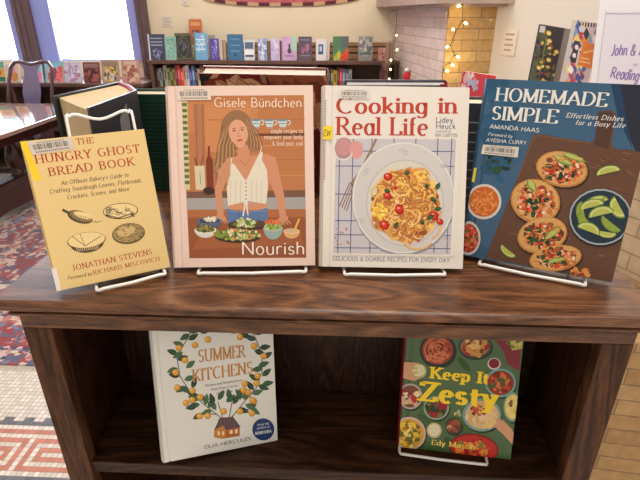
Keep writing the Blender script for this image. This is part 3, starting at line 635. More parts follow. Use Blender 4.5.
for i in range(6): p.line([(218+i*3, 419), (219+i*3.2, 427)], .4, (130, 100, 104))
for x in (217.6, 222): p.poly([(x, 431), (x+2.2, 431), (x+2.2, 435), (x, 435)], (236, 206, 140))
p.poly([(229.6, 430), (232.6, 429.5), (232.6, 433.4), (229.6, 433.8)], (240, 214, 160)); p.poly([(235, 429.2), (237.6, 428.8), (237.6, 432.8), (235, 433)], (240, 214, 160))
p.text('SUMMER', (199, 362), (244.8, 356.6), 13, ORG, 'cond'); p.text('KITCHENS', (193.4, 381.4), (252.4, 372.6), 12.6, ORG, 'cond')
GR = (96, 88, 80)
p.text('Recipes and Reminiscences', (205.6, 386.4), (242, 380.8), 2.6, GR, 'tiny'); p.text('from Every Corner', (211, 390.2), (238, 386), 2.6, GR, 'tiny'); p.text('of Ukraine', (216.4, 394), (232.6, 391.4), 2.6, GR, 'tiny')
p.text('OLIA HERCULES', (204.4, 448.6), (251, 439.6), 3.8, GR, 'sans')
p.build(R5)
s = Print(-.09135, .09135, 0, .2284, q, -.0003-p.k*STEP); s.ell(263.4, 429, 11, 11, (30, 54, 104), n=32)
s.text('FROM THE', (257.6, 425.6), (269, 424), 1.9, W_, 'tiny'); s.text('AUTHOR OF', (257, 429), (270, 427.2), 1.9, W_, 'tiny'); s.text('MAMUSHKA', (255.6, 434.4), (271.4, 432), 3.2, W_, 'bold'); s.build(R5, 'round_sticker', 'round navy sticker')
s = MB()
rd = random.Random(8)
for i in range(22):
    z = .01+i*.0098; s.box(-.0952, -.0949, .004+rd.random()*.006, .010+rd.random()*.009, z, z+.003+rd.random()*.004)
s.build('spine_ornament', mat('dark_print', (44, 46, 50), .5), R5)

olive = mat('green_cover', (62, 92, 44), .35, coat=.3)
R6 = hardback('green cookbook with a yellow title among many bowls, standing on the lower shelf', (.2135, .0712, .7590), -.1106, .2482, .0119, .1756, .2195, .02, olive, spine=mat('plum_spine', (120, 26, 40), .4))
q = [(398, 448), (511, 461), (525, 330), (407, 321)]
p = Print(-.0878, .0878, 0, .2195, q)
rd = random.Random(17)
for i in range(16): p.ell(410+rd.random()*100, 335+rd.random()*110, 9, 3.4, rd.choice([(54, 82, 38), (72, 104, 50), (66, 98, 52)]), 50, 12)
def dish(x, y, rx, ry, rim, fill, cols, n, r, sd, rot=0):
    p.ell(x+.8, y+1.2, rx*1.02, ry*1.04, (34, 48, 26), rot); p.ell(x, y, rx, ry, rim, rot); p.ell(x, y, rx*.86, ry*.85, fill, rot); p.blobs(x, y, rx*.68, ry*.68, n, r, cols, sd)
dish(437.6, 351.5, 18, 16.5, (44, 46, 40), (156, 66, 42), [(186, 92, 58), (140, 50, 34), (206, 116, 76), (120, 40, 30)], 50, 2.2, 1)
for k in range(3): p.arc(437.6, 351, 5+k*4, 4.4+k*3.6, 20, 320, 1.2, (206, 116, 74))
dish(475, 348, 17, 11.5, (60, 70, 54), (150, 110, 70), [(206, 140, 70), (130, 56, 40), (226, 178, 110), (150, 40, 44)], 40, 2.4, 2)
p.poly([(494, 340), (521, 342), (519.6, 372), (508, 366), (503, 352)], (132, 42, 56)); p.poly([(508, 340), (523, 342), (522, 350), (512, 352)], (190, 170, 90)); p.blobs(513, 345, 7, 4, 16, 1.4, [(90, 110, 50), (220, 200, 120)], 3)
p.ell(494, 365, 6.6, 6, (206, 198, 190)); p.ell(494, 364.6, 5.4, 4.8, (130, 26, 50))
dish(410, 397.4, 12.4, 13, (176, 160, 150), (120, 70, 56), [(206, 170, 130), (176, 52, 44), (230, 206, 170), (140, 40, 40)], 26, 2.2, 4)
dish(500.6, 384, 15.6, 14.4, (110, 160, 150), (150, 44, 28), [(186, 70, 40), (120, 30, 24), (206, 110, 60), (70, 90, 40)], 60, 1.6, 5)
dish(436, 409, 12.8, 12, (146, 160, 140), (86, 96, 46), [(60, 80, 34), (150, 30, 40), (120, 110, 60), (46, 50, 30)], 34, 2, 6); p.poly([(440, 398), (449, 402), (446, 411), (437, 408)], (150, 30, 44))
dish(482, 416, 19.6, 16.6, (120, 152, 146), (214, 176, 126), [(226, 192, 146), (206, 164, 110)], 26, 3, 7); p.blobs(479, 411, 8, 5, 34, 1.2, [(170, 48, 36), (110, 40, 26), (206, 90, 50)], 8)
dish(513, 408, 9.6, 15, (120, 152, 130), (222, 196, 110), [(232, 208, 130), (214, 176, 90)], 12, 2, 9); p.blobs(511, 405, 3, 2.4, 8, 1, [(120, 70, 40)], 10)
p.ell(433.8, 431.4, 7.6, 7.8, (196, 176, 130)); p.ell(433.8, 431.2, 6, 6.2, (226, 214, 176)); 
dish(453.6, 427, 8.6, 8.4, (50, 66, 44), (110, 52, 34), [(150, 80, 50), (120, 50, 34), (206, 150, 110)], 16, 1.8, 11); p.blobs(457, 414.6, 2.6, 2.6, 8, 1.2, [(190, 170, 130), (130, 150, 90)], 12)
dish(408.5, 434.6, 17, 17, (214, 172, 160), (206, 160, 40), [(232, 190, 60), (190, 130, 36), (240, 214, 120), (110, 100, 40)], 70, 1.8, 13)
p.ell(474, 449.6, 25, 15, (130, 24, 20), 8); p.ell(474, 449.8, 23.4, 13.4, (186, 44, 28), 8); p.blobs(474, 449, 18, 9, 50, 2, [(206, 70, 40), (160, 30, 24), (226, 130, 60), (120, 120, 50)], 14)
HS = (206, 152, 116)
p.poly([(404, 363), (418, 363.6), (425, 368), (424, 378), (414, 382), (403, 379)], HS); p.ell(418.6, 372, 8, 7.4, (176, 160, 110)); p.ell(418.6, 371.6, 6.6, 6, (214, 208, 160)); 
for i in range(3): p.line([(409, 366+i*4), (417, 364.6+i*4.4)], 2, HS)
p.poly([(493, 420), (503, 421), (512, 430), (515.6, 434), (514, 446), (504, 436), (497, 430)], HS)
for i in range(3): p.line([(503, 422+i*3), (492+i, 419.6+i*4)], 2, HS)
p.poly([(481, 428), (493, 416), (497, 424), (490, 430)], (226, 186, 120))
YT = (246, 206, 44)
p.text('Keep It', (431, 378.6), (488, 384.6), 11.6, YT, 'fat'); p.text('Zesty', (420.5, 400.6), (495, 408.4), 20, YT, 'fat')
p.text('Edy Massih', (431.4, 445.6), (474.6, 450.6), 5.6, (236, 210, 90), 'bold')
p.build(R6)
stand('white wire stand holding the green cookbook on the lower shelf', (.2115, .066, .755), -.1106, -.085, .052, .2482, .15)
MB().lathe([(.0018, 0), (.0016, .001), (.0006, .0018)], n=8).build('crumb', mat('white_crumb', (236, 234, 230), .6), None, loc=(-.245, .075, .7552))
tag(bpy.data.objects['crumb'], 'tiny white crumb on the empty left end of the lower shelf', 'crumb')

# ------------------------------------------------------------------ back row, facing the other way
CREAMP = mat('cream_pages', (190, 166, 128), .8, var=.05, vscale=60)
blk = mat('black_jacket', (40, 40, 46), .45, coat=.1)
T = empty('book', (-.35, .26, 1.0705)); tag(T, 'very thick black-jacketed book with tan page edges standing behind the yellow bread book', 'book')
top = [(-.308, .128), (-.310, .312), (-.392, .440), (-.402, .240)]; zt, zb = 1.29, 1.0705
def skew(poly, z0, z1, dx, dy):
    n = len(poly); v = [(x, y, z0) for x, y in poly]+[(x+dx, y+dy, z1) for x, y in poly]
    return v, [tuple(range(n))[::-1], tuple(range(n, 2*n))]+[(i, (i+1) % n, (i+1) % n+n, i+n) for i in range(n)]
def quad_slab(a, b, th, z0, z1):
    d = Vector((b[0]-a[0], b[1]-a[1])).normalized(); n = Vector((-d.y, d.x))*th
    return [(a[0], a[1]), (b[0], b[1]), (b[0]+n.x, b[1]+n.y), (a[0]+n.x, a[1]+n.y)]
blk_pages = [(-.312, .136), (-.3135, .290), (-.380, .394), (-.407, .236), (-.378, .204), (-.345, .168)]
def TT(m, name, mt): return m.build(name, mt, T, loc=(.35, -.26, -1.0705))
TT(MB().add(*skew(blk_pages, zb+.004, zt-.004, 0, 0)), 'page_block', CREAMP)
FC = TT(MB().prism([(-.308, .128), (-.3095, .296), (-.3125, .296), (-.311, .130)], 'z', zb, zt), 'front_cover', blk)
TT(MB().prism([(-.412, .226), (-.385, .402), (-.382, .399), (-.409, .228)], 'z', zb, zt), 'back_cover', blk)
TT(MB().prism([(-.3095, .296), (-.346, .357), (-.385, .402), (-.382, .399), (-.344, .350), (-.3125, .293)], 'z', zb, zt), 'spine', blk)
TT(MB().tube([(-.314, .290, zt-.003), (-.346, .348, zt-.003), (-.380, .393, zt-.003)], .0035, 6), 'headband', mat('red_headband', (150, 30, 34), .6))
m = MB().add([(-.3079, .200, zb+.03), (-.3083, .252, zb+.03), (-.3083, .246, zt-.012), (-.3080, .214, zt-.03)], [(0, 1, 2, 3)])
for k in range(4): m.add([(-.3074, .14, zb+.10+k*.022), (-.3074, .19-k*.006, zb+.10+k*.022), (-.3074, .19-k*.006, zb+.105+k*.022), (-.3074, .14, zb+.105+k*.022)], [(0, 1, 2, 3)])
TT(m, 'jacket_print', mat('grey_jacket_print', (120, 116, 116), .3))

def blurb(parent, w, h, y, col, rows, seed, width=.8):
    rd = random.Random(seed); m = MB()
    for r in range(rows):
        z = h*(.86-r*.72/rows); ww = w*width*(.8+.2*rd.random()); m.box(-ww/2, ww/2, y, y+.0003, z-.0022, z)
    return m.build('back_text', col, parent)
grn = mat('green_ribbed_cloth', (34, 74, 62), .55, var=.1, vscale=80)
Gb = hardback('dark green book with ribbed cloth back, facing away between the yellow and pink books', (-.288, .462, 1.0705), PI, .26, .0, .15, .214, .026, grn)
m = MB()
for i in range(24): m.box(-.07, .07, .0262, .0268, .012+i*.0082, .0142+i*.0082)
m.build('ribbing', mat('green_rib', (48, 94, 78), .5), Gb)
flw = mat('russet_jacket', (112, 44, 34), .3, coat=.4, var=.3, vscale=30); mar = mat('maroon_board', (110, 34, 40), .4)
Fb = hardback('maroon book with tan and russet petals on its back, behind the pink cookbook', (-.114, .462, 1.0705), PI-.02, .32, .012, .216, .262, .032, flw, spine=mar, pages=mat('cut_pages', (206, 192, 180), .8, var=.05, vscale=80), hinge=False)
# printed petals on the jacket back (faces the camera side)
def back_print(parent, w, h, t, fn, name='back_print'):
    p = Print(-w/2, w/2, 0, h, [(0, 100), (100, 100), (100, 0), (0, 0)], 0)
    fn(p); o = p.build(parent, name); o.matrix_local = Matrix.Translation((0, t+.0002, 0))@Matrix.Rotation(PI, 4, 'Z'); return o
def petals(p):
    p.poly([(0, 0), (100, 0), (100, 100), (0, 100)], (96, 38, 30)); rd = random.Random(6)
    p.poly([(0, 0), (16, 4), (14, 18), (0, 26)], (38, 44, 44))
    for i in range(70):
        x, y = rd.random()*100, rd.random()*100; c = rd.choice([(176, 112, 74), (150, 84, 56), (196, 140, 100), (132, 56, 42), (112, 36, 32), (206, 160, 122)])
        p.leaf(x, y, 26, 15, rd.random()*360, c); p.leaf(x, y, 22, 4, rd.random()*360, tuple(int(v*.75) for v in c))
    for x in range(12, 96, 9): p.leaf(x, 2+x % 5, 17, 8, 20+x*7 % 60, rd.choice([(206, 150, 110), (220, 176, 136), (170, 96, 66), (130, 56, 44)])); p.line([(x, 2+x % 5), (x+11, 9)], .7, (120, 60, 44))
back_print(Fb, .216, .262, .032, petals)
gry = mat('charcoal_marble', (74, 74, 84), .35, var=.4, vscale=60)
Bb = hardback('charcoal marbled book with red corners behind the pasta cookbook', (.108, .41, 1.0705), PI+.03, .24, 0, .168, .238, .026, gry, spine=mat('red_cloth', (160, 30, 44), .5), pages=mat('white_pages', (176, 170, 170), .8, var=.04, vscale=80))
m = MB()
for x in (-.083,): m.box(x, x+.012, .0258, .0263, .214, .24)
m.build('corner_piece', MATS['red_cloth'], Bb)
Db = hardback('dark slate book seen in the gap between the ivory and blue cookbooks', (.262, .36, 1.0705), PI-.12, .22, 0, .14, .215, .03, mat('slate_board', (62, 66, 74), .4))
blurb(Db, .14, .215, .0302, mat('grey_blurb', (150, 150, 150), .6), 9, 4)
Rb = hardback('coral-red paperback with white lettering poking up beside the blue cookbook', (.250, .458, 1.0705), -.1, .03, -.12, .060, .232, .01, mat('coral_cover', (228, 74, 82), .4), paper=True)
p = Print(-.030, .030, 0, .232, [(0, 100), (60, 100), (60, 0), (0, 0)])
p.blobs(12, 4, 9, 3, 12, 2.2, [(250, 236, 232), (244, 190, 190)], 2); p.blobs(24, 9, 12, 3, 16, 2, [(190, 196, 226), (244, 150, 150), (236, 110, 116)], 3); p.blobs(10, 14, 8, 4, 12, 2, [(190, 40, 60), (248, 210, 206)], 4); p.build(Rb)

# ------------------------------------------------------------------ room shell
def tilemat(name, base, vr, grout):
    m = bpy.data.materials.new(name); m.use_nodes = True; nt = m.node_tree; b = nt.nodes['Principled BSDF']; L = nt.links.new
    tc = nt.nodes.new('ShaderNodeTexCoord'); mp = nt.nodes.new('ShaderNodeMapping'); t = TILE
    mp.vector_type = 'POINT'; mp.inputs['Scale'].default_value = (1/t, 1/t, 1); mp.inputs['Location'].default_value = (1.08/t+.5+400, -.8144/t+.5+400, 0)
    L(tc.outputs['UV'], mp.inputs['Vector'])
    fl = nt.nodes.new('ShaderNodeVectorMath'); fl.operation = 'FLOOR'; L(mp.outputs[0], fl.inputs[0])
    fc = nt.nodes.new('ShaderNodeVectorMath'); fc.operation = 'FRACTION'; L(mp.outputs[0], fc.inputs[0])
    wn = nt.nodes.new('ShaderNodeTexWhiteNoise'); wn.noise_dimensions = '2D'; L(fl.outputs[0], wn.inputs['Vector'])
    r = ramp(nt, wn.outputs['Value'], [(0, tuple(v*(1-vr) for v in base)), (1, tuple(min(255, v*(1+vr)) for v in base))])
    sx = nt.nodes.new('ShaderNodeSeparateXYZ'); L(fc.outputs[0], sx.inputs[0]); masks = []
    for i in (0, 1):
        pp = nt.nodes.new('ShaderNodeMath'); pp.operation = 'PINGPONG'; pp.inputs[1].default_value = .5; L(sx.outputs[i], pp.inputs[0]); masks.append(pp)
    mn = nt.nodes.new('ShaderNodeMath'); mn.operation = 'MINIMUM'; L(masks[0].outputs[0], mn.inputs[0]); L(masks[1].outputs[0], mn.inputs[1])
    gt = nt.nodes.new('ShaderNodeMath'); gt.operation = 'LESS_THAN'; gt.inputs[1].default_value = .055; L(mn.outputs[0], gt.inputs[0])
    mx = nt.nodes.new('ShaderNodeMix'); mx.data_type = 'RGBA'; L(gt.outputs[0], mx.inputs[0]); L(r.outputs[0], mx.inputs[6]); mx.inputs[7].default_value = (*lin(grout), 1)
    L(mx.outputs[2], b.inputs['Base Color']); b.inputs['Roughness'].default_value = .4
    return m
TILE = .0197
TW = tilemat('ivory_mosaic', (224, 214, 204), .06, (160, 146, 138)); TR2 = tilemat('terracotta_mosaic', (198, 128, 108), .05, (176, 116, 100)); TG = tilemat('grey_mosaic', (104, 106, 116), .1, (120, 116, 116))
fm = MB(); fm.add([(-4.2, -2.5, 0), (2.6, -2.5, 0), (2.6, 4.4, 0), (-4.2, 4.4, 0)], [(0, 1, 2, 3)], 0)
def inlay(c, r, mi):
    x, y = -1.08+c*TILE, .8144-(r-1)*TILE; h = TILE/2
    fm.add([(x-h, y-h, .0004), (x+h, y-h, .0004), (x+h, y+h, .0004), (x-h, y+h, .0004)], [(0, 1, 2, 3)], mi)
for c in range(-110, 60):
    k = (c+9) % 18-9; a = abs(k)
    if c % 4 in (0, 1): inlay(c, 0, 2)
    inlay(c, 1, 2); inlay(c, 3, 1); inlay(c, 13, 2)
    white = {5: a == 0, 6: a != 1, 7: a in (0, 2), 8: a in (0, 2) or a >= 4, 9: a in (0, 2), 10: a != 1, 11: a == 0}
    for r, w in white.items():
        if not w: inlay(c, r, 1)
struct(fm.build('floor', [TW, TR2, TG]))

# persian rug
def rugmat():
    m = bpy.data.materials.new('persian_wool'); m.use_nodes = True; nt = m.node_tree; b = nt.nodes['Principled BSDF']; L = nt.links.new
    tc = nt.nodes.new('ShaderNodeTexCoord'); sp = nt.nodes.new('ShaderNodeSeparateXYZ'); L(tc.outputs['Object'], sp.inputs[0])
    # distance from the nearest rug edge (object origin at the near left corner)
    mn = nt.nodes.new('ShaderNodeMath'); mn.operation = 'MINIMUM'; L(sp.outputs[0], mn.inputs[0]); L(sp.outputs[1], mn.inputs[1])
    sc = nt.nodes.new('ShaderNodeMath'); sc.operation = 'MULTIPLY'; sc.inputs[1].default_value = 1/1.2; L(mn.outputs[0], sc.inputs[0])
    band = ramp(nt, sc.outputs[0], [(0, (206, 190, 170)), (.02, (40, 44, 78)), (.045, (176, 150, 132)), (.075, (60, 50, 86)), (.10, (150, 44, 52)), (.27, (210, 186, 160)), (.29, (44, 48, 84)), (.32, (190, 150, 140)), (.35, (134, 52, 62)), (.6, (120, 60, 76))], 'CONSTANT')
    cols = [(0, (156, 66, 72)), (.14, (212, 192, 176)), (.27, (84, 86, 116)), (.42, (188, 116, 112)), (.56, (128, 60, 72)), (.7, (206, 178, 174)), (.84, (116, 120, 146))]
    out = band.outputs[0]
    for s_, thr, st in ((13, .5, (1, 1, 1)), (26, .34, (1.3, .8, 1)), (44, .22, (1, 1.4, 1))):
        mp = nt.nodes.new('ShaderNodeMapping'); mp.inputs['Scale'].default_value = st; L(tc.outputs['Object'], mp.inputs['Vector'])
        v = nt.nodes.new('ShaderNodeTexVoronoi'); v.inputs['Scale'].default_value = s_; v.distance = 'MANHATTAN'; v.inputs['Randomness'].default_value = .75; L(mp.outputs[0], v.inputs['Vector'])
        bw = nt.nodes.new('ShaderNodeSeparateColor'); L(v.outputs['Color'], bw.inputs[0]); r = ramp(nt, bw.outputs[0], cols, 'CONSTANT')
        lt = nt.nodes.new('ShaderNodeMath'); lt.operation = 'LESS_THAN'; lt.inputs[1].default_value = thr; L(bw.outputs[1], lt.inputs[0])
        mx = nt.nodes.new('ShaderNodeMix'); mx.data_type = 'RGBA'; L(lt.outputs[0], mx.inputs[0]); L(out, mx.inputs[6]); L(r.outputs[0], mx.inputs[7]); out = mx.outputs[2]
    L(out, b.inputs['Base Color']); b.inputs['Roughness'].default_value = .95; b.inputs['Specular IOR Level'].default_value = .1; b.inputs['Sheen Weight'].default_value = .5
    return m
rug = MB().box(0, 2.9, 0, 2.35, .0006, .009).build('rug', rugmat(), None, loc=(-2.52, 1.135, 0)); tag(rug, 'red, cream and navy oriental rug spread over the mosaic floor', 'rug')
fr = MB()
for i in range(330): x = .003+i*.0088; fr.box(x, x+.0035, -.03, 0, .0006, .003)
tag(fr.build('fringe', mat('rug_fringe', (206, 196, 182), .9), rug), kind='stuff')

# walls
wx = [(-3.103, -4.2), (-2.69, -1.965)]
wb = MB(); wb.box(-4.2, .9, 4.35, 4.5, 0, 1.0).box(-4.2, .9, 4.35, 4.5, 2.5, 3.0).box(-1.80, .9, 4.35, 4.5, 1.0, 2.5).box(-3.03, -2.86, 4.36, 4.5, 1.0, 2.5)
struct(wb.build('wall_back', CREAM))
GL = bpy.data.materials.new('window_glass'); GL.use_nodes = True; nt = GL.node_tree
tr = nt.nodes.new('ShaderNodeBsdfTransparent'); gs = nt.nodes.new('ShaderNodeBsdfGlossy'); gs.inputs['Roughness'].default_value = .02; mx = nt.nodes.new('ShaderNodeMixShader'); mx.inputs[0].default_value = .05
nt.links.new(tr.outputs[0], mx.inputs[1]); nt.links.new(gs.outputs[0], mx.inputs[2]); nt.links.new(mx.outputs[0], nt.nodes['Material Output'].inputs['Surface'])
for i, (a, b) in enumerate(((-4.2, -3.095), (-2.69, -1.965))):
    w = empty(f'window_{i+1}'); struct(w)
    MB().box(a, b, 4.42, 4.424, 1.0, 2.5).build('glass', GL, w)
    m = MB()
    m.box(b, b+.07 if i == 0 else b+.085, 4.30, 4.46, 1.0, 2.5)
    if i: m.box(a-.17, a, 4.30, 4.46, 1.0, 2.5)
    m.box(a, b, 4.36, 4.46, 1.0, 1.012).box(a, b, 4.36, 4.46, 2.45, 2.5); m.build('window_frame', SHADED_WHITE, w)
struct(MB().box(-3.03, -2.86, 4.27, 4.36, .86, 2.6).box(-3.01, -2.985, 4.262, 4.27, .86, 2.6).box(-2.96, -2.93, 4.262, 4.27, .86, 2.6).build('trim_1', CASING, bevel=.004))
struct(MB().box(-1.88, -1.79, 4.27, 4.36, .86, 2.6).box(-1.86, -1.84, 4.262, 4.27, .86, 2.6).build('trim_2', CASING, bevel=.004))
wr = MB(); wr.prism([(.955, 2.94), (2.2, 1.2), (2.3, 1.27), (1.03, 3.02)], 'z', 0, 3.0); struct(wr.build('wall_right', PALE))
struct(MB().box(-4.2, 2.6, -1.0, 4.5, 3.0, 3.06).build('ceiling', mat('ceiling_paint', (226, 220, 210), .9)))
struct(MB().box(-4.25, -4.2, -1.0, 4.5, 0, 3.0).build('wall_left', PALE))

# low window-seat case
LC = empty('window_ledge_case', (0, 0, 0)); tag(LC, 'long low brown case under the windows with picture books along its top', 'bookcase')
MB().box(-4.15, -1.74, 3.86, 4.34, .82, .85).build('case_top', BROWN, LC, bevel=.003)
MB().box(-4.12, -1.76, 4.3, 4.33, 0, .82).build('back_panel', BROWN, LC)
for x in (-4.12, -3.55, -2.96, -2.36, -1.785): MB().box(x, x+.025, 3.88, 4.3, 0, .82).build('divider', BROWN, LC)
for z in (.05, .42): MB().box(-4.12, -1.76, 3.89, 4.3, z, z+.02).build('shelf', BROWN, LC)

# far bookcase
FBc = empty('far_bookcase', (0, 0, 0)); tag(FBc, 'brown bookcase against the cream far wall with books standing on top', 'bookcase')
MB().box(-1.73, .50, 3.99, 4.34, 1.005, 1.035).build('case_top', BROWN, FBc, bevel=.003)
for x in (-1.715, -1.0, -.25, .46): MB().box(x, x+.03, 4.0, 4.33, 0, 1.005).build('upright', BROWN, FBc)
MB().box(-1.7, .47, 4.31, 4.33, 0, 1.005).build('back_panel', BROWN, FBc)
for z in (.05, .42, .785): MB().box(-1.7, .47, 4.01, 4.31, z, z+.022).build('shelf', BROWN, FBc)
m = MB(); m.box(-1.08, .47, 4.29, 4.31, 1.035, 1.075).box(-1.08, .47, 4.29, 4.31, 1.088, 1.128).box(-1.08, .47, 4.29, 4.31, 1.14, 1.172); m.box(-1.08, .47, 4.311, 4.33, 1.035, 1.17, 1)
m.build('slatted_rack', [BROWN2, BROWN], FBc)
RC = empty('side_bookcase', (0, 0, 0)); tag(RC, 'narrow brown bookcase running along the brick fireplace side', 'bookcase')
MB().prism([(.335, 3.56), (.372, 3.56), (.43, 3.985), (.335, 3.985)], 'z', 1.0, 1.03).build('case_top', BROWN, RC)
MB().prism([(.345, 3.58), (.368, 3.58), (.42, 3.975), (.345, 3.975)], 'z', 0, 1.0).build('case_body', BROWN, RC)

# small upright books; each a mesh cover with pages and simple printing
def small_book(label, x, y, z, w, h, t, col, marks=(), group=None, yaw=0, lean=.12, spine=None, side=None):
    r = empty('book'); tag(r, label, 'book', group); pose(r, (x, y, z), yaw, lean, 0)
    c = mat('cover_%d_%d_%d' % col, col, .45)
    MB().box(-w/2, w/2, 0, .002, 0, h).box(-w/2, w/2, t-.002, t, 0, h).box(-w/2, -w/2+.002, .002, t-.002, 0, h).build('cover', c if not spine else [c], r)
    MB().box(-w/2+.002, w/2-.003, .002, t-.002, .003, h-.003).build('page_block', PAGES, r)
    if marks:
        p = Print(-w/2, w/2, 0, h, [(0, 100), (100, 100), (100, 0), (0, 0)], -.0002)
        for mk in marks:
            k = mk[0]
            if k == 'r': p.poly([(mk[1], mk[2]), (mk[3], mk[2]), (mk[3], mk[4]), (mk[1], mk[4])], mk[5])
            elif k == 'e': p.ell(mk[1], mk[2], mk[3], mk[4], mk[5])
            elif k == 'b': p.blobs(mk[1], mk[2], mk[3], mk[4], mk[5], mk[6], mk[7], mk[8] if len(mk) > 8 else 1)
            elif k == 'a': p.arc(mk[1], mk[2], mk[3], mk[4], 0, 360, mk[5], mk[6], 20)
        p.build(r)
    return r
GT = 'display books on top of the far bookcase'
ZT = 1.0352
def lines(c, ys, x0=14, x1=86, h=4): return [('r', x0, y, x1, y+h, c) for y in ys]
FB = [
 ('slate-grey book with white lines of lettering, leftmost on the far bookcase', -1.645, .150, .205, (66, 70, 92), [('r', 0, 0, 9, 100, (206, 214, 222))]+lines((170, 174, 190), (14, 28, 40))+[('b', 54, 76, 30, 18, 30, 5, [(110, 116, 160), (60, 60, 100), (150, 150, 190)])]),
 ('mint green book beside the slate-grey one on the far bookcase', -1.520, .108, .186, (142, 186, 172), [('b', 50, 50, 40, 44, 30, 6, [(120, 168, 156), (168, 204, 192)])]+lines((100, 150, 140), (12,))),
 ('near-black book with an ornamental round border on the far bookcase', -1.405, .142, .212, (54, 54, 50), [('a', 50, 50, 34, 38, 4, (112, 106, 84)), ('r', 4, 4, 96, 8, (120, 116, 80)), ('r', 4, 92, 96, 96, (130, 116, 80)), ('b', 50, 50, 22, 26, 22, 5, [(90, 90, 110), (50, 56, 90), (110, 104, 90)])]),
 ('sky blue book with pale lettering on the far bookcase', -1.250, .116, .216, (118, 172, 214), [('r', 0, 0, 10, 100, (96, 140, 120)), ('b', 52, 40, 34, 30, 24, 6, [(180, 210, 234), (150, 194, 226)])]+lines((226, 236, 244), (22, 40, 58))),
 ('violet book with white spots on the far bookcase', -1.128, .074, .172, (88, 72, 164), [('b', 50, 50, 40, 44, 20, 6, [(190, 184, 226), (120, 100, 196)])]),
 ('large steel-blue book on the far bookcase', -.942, .136, .205, (62, 110, 150), lines((106, 152, 186), (16, 40, 62), 20, 80, 5)+[('e', 50, 80, 8, 6, (36, 74, 110))]),
 ('book with a navy and white banded cover on the far bookcase', -.818, .092, .163, (208, 214, 220), [('r', 10, 12, 90, 44, (92, 112, 136)), ('r', 6, 50, 94, 72, (238, 240, 242)), ('r', 10, 74, 90, 84, (70, 86, 110))]),
 ('pale blue and white book on the far bookcase, left of the lilac one', -.700, .080, .172, (150, 166, 208), [('b', 50, 50, 42, 44, 34, 7, [(210, 216, 236), (120, 140, 196), (230, 232, 240)])]),
 ('slim lilac-white book left of the pastel rainbow book on the far bookcase', -.588, .078, .172, (196, 186, 224), [('b', 50, 50, 42, 44, 26, 7, [(226, 222, 240), (170, 166, 214), (206, 176, 206)])]),
 ('pastel pink and mint book with a dark castle shape on the far bookcase', -.461, .128, .188, (196, 160, 200), [('r', 60, 0, 100, 60, (170, 206, 190)), ('b', 30, 30, 26, 26, 18, 9, [(226, 160, 202), (190, 176, 214)]), ('e', 50, 60, 14, 12, (84, 70, 90)), ('r', 44, 30, 56, 60, (84, 70, 90)), ('r', 16, 78, 84, 84, (150, 120, 170))]),
 ('dark plum book with pink lettering on the far bookcase', -.323, .116, .188, (88, 76, 96), [('b', 50, 52, 34, 16, 20, 6, [(190, 120, 140), (130, 90, 120)])]+lines((150, 140, 160), (12, 78))),
 ('white book with a navy square on the far bookcase', -.182, .092, .172, (216, 214, 218), [('r', 24, 26, 70, 72, (62, 84, 128)), ('r', 34, 34, 58, 58, (186, 196, 214))]),
 ('green book with yellow and red corners on the far bookcase', -.011, .136, .190, (78, 122, 88), [('r', 52, 0, 100, 46, (92, 104, 100)), ('b', 26, 84, 22, 14, 16, 8, [(190, 186, 70), (160, 164, 66)]), ('b', 74, 80, 22, 18, 18, 9, [(220, 82, 66), (204, 60, 50)])]),
 ('grey patterned book near the right end of the far bookcase', .206, .124, .190, (140, 136, 136), [('b', 50, 40, 42, 36, 40, 6, [(176, 172, 168), (104, 104, 112), (196, 188, 178)]), ('r', 8, 66, 92, 76, (90, 110, 106))]),
 ('small rosy book at the right end of the far bookcase', .352, .066, .104, (186, 132, 120), [('b', 50, 50, 36, 36, 16, 9, [(206, 160, 150), (150, 84, 80)])]),
]
for lab, x, w, h, c, mk in FB: small_book(lab, x, 4.045, ZT, w, h*1.04, .022, c, mk, GT)
small_book('grey-green spine tucked behind the sky blue book', -1.165, 4.10, ZT, .06, .205, .02, (150, 150, 138), (), GT, yaw=.0)
small_book('tan book standing right of the violet one on the far bookcase', -1.06, 4.07, ZT, .05, .165, .03, (176, 160, 140), [('r', 0, 0, 40, 100, (206, 196, 180)), ('r', 50, 0, 64, 100, (120, 96, 80))], GT)
for lab, x in (('brown book peeking out right of the pale blue book', -.648), ('brown book peeking out right of the slim lilac book', -.533)): small_book(lab, x, 4.075, ZT, .04, .160, .03, (122, 90, 76), [('r', 30, 0, 60, 100, (150, 116, 90))], GT)
small_book('white-backed book just right of the navy square book', -.125, 4.07, ZT, .03, .168, .02, (214, 206, 196), (), GT)
ob = small_book('orange-covered book hung high above the far bookcase', -1.345, 4.28, 1.14, .112, .225, .02, (206, 112, 66), [('r', 12, 10, 88, 24, (232, 160, 110)), ('r', 20, 40, 80, 96, (120, 84, 84)), ('b', 50, 66, 22, 20, 12, 7, [(150, 110, 110), (90, 64, 70), (200, 140, 110)])], None, lean=.02)
mh = MB().box(-1.39, -1.30, 4.25, 4.345, 1.125, 1.138).box(-1.39, -1.30, 4.25, 4.254, 1.138, 1.15).build('wall_rack', mat('clear_plastic', (200, 196, 190), .2)); tag(mh, 'small wall rack holding the orange book', 'rack')
small_book('brown book leaning on the side bookcase next to the bricks', .385, 3.80, 1.0302, .05, .165, .02, (140, 110, 92), [('r', 60, 0, 80, 100, (104, 70, 66))], None, yaw=-.2)
small_book('dull pink book on the side bookcase against the bricks', .402, 3.90, 1.0302, .045, .175, .02, (176, 130, 120), (), None, yaw=-.3)

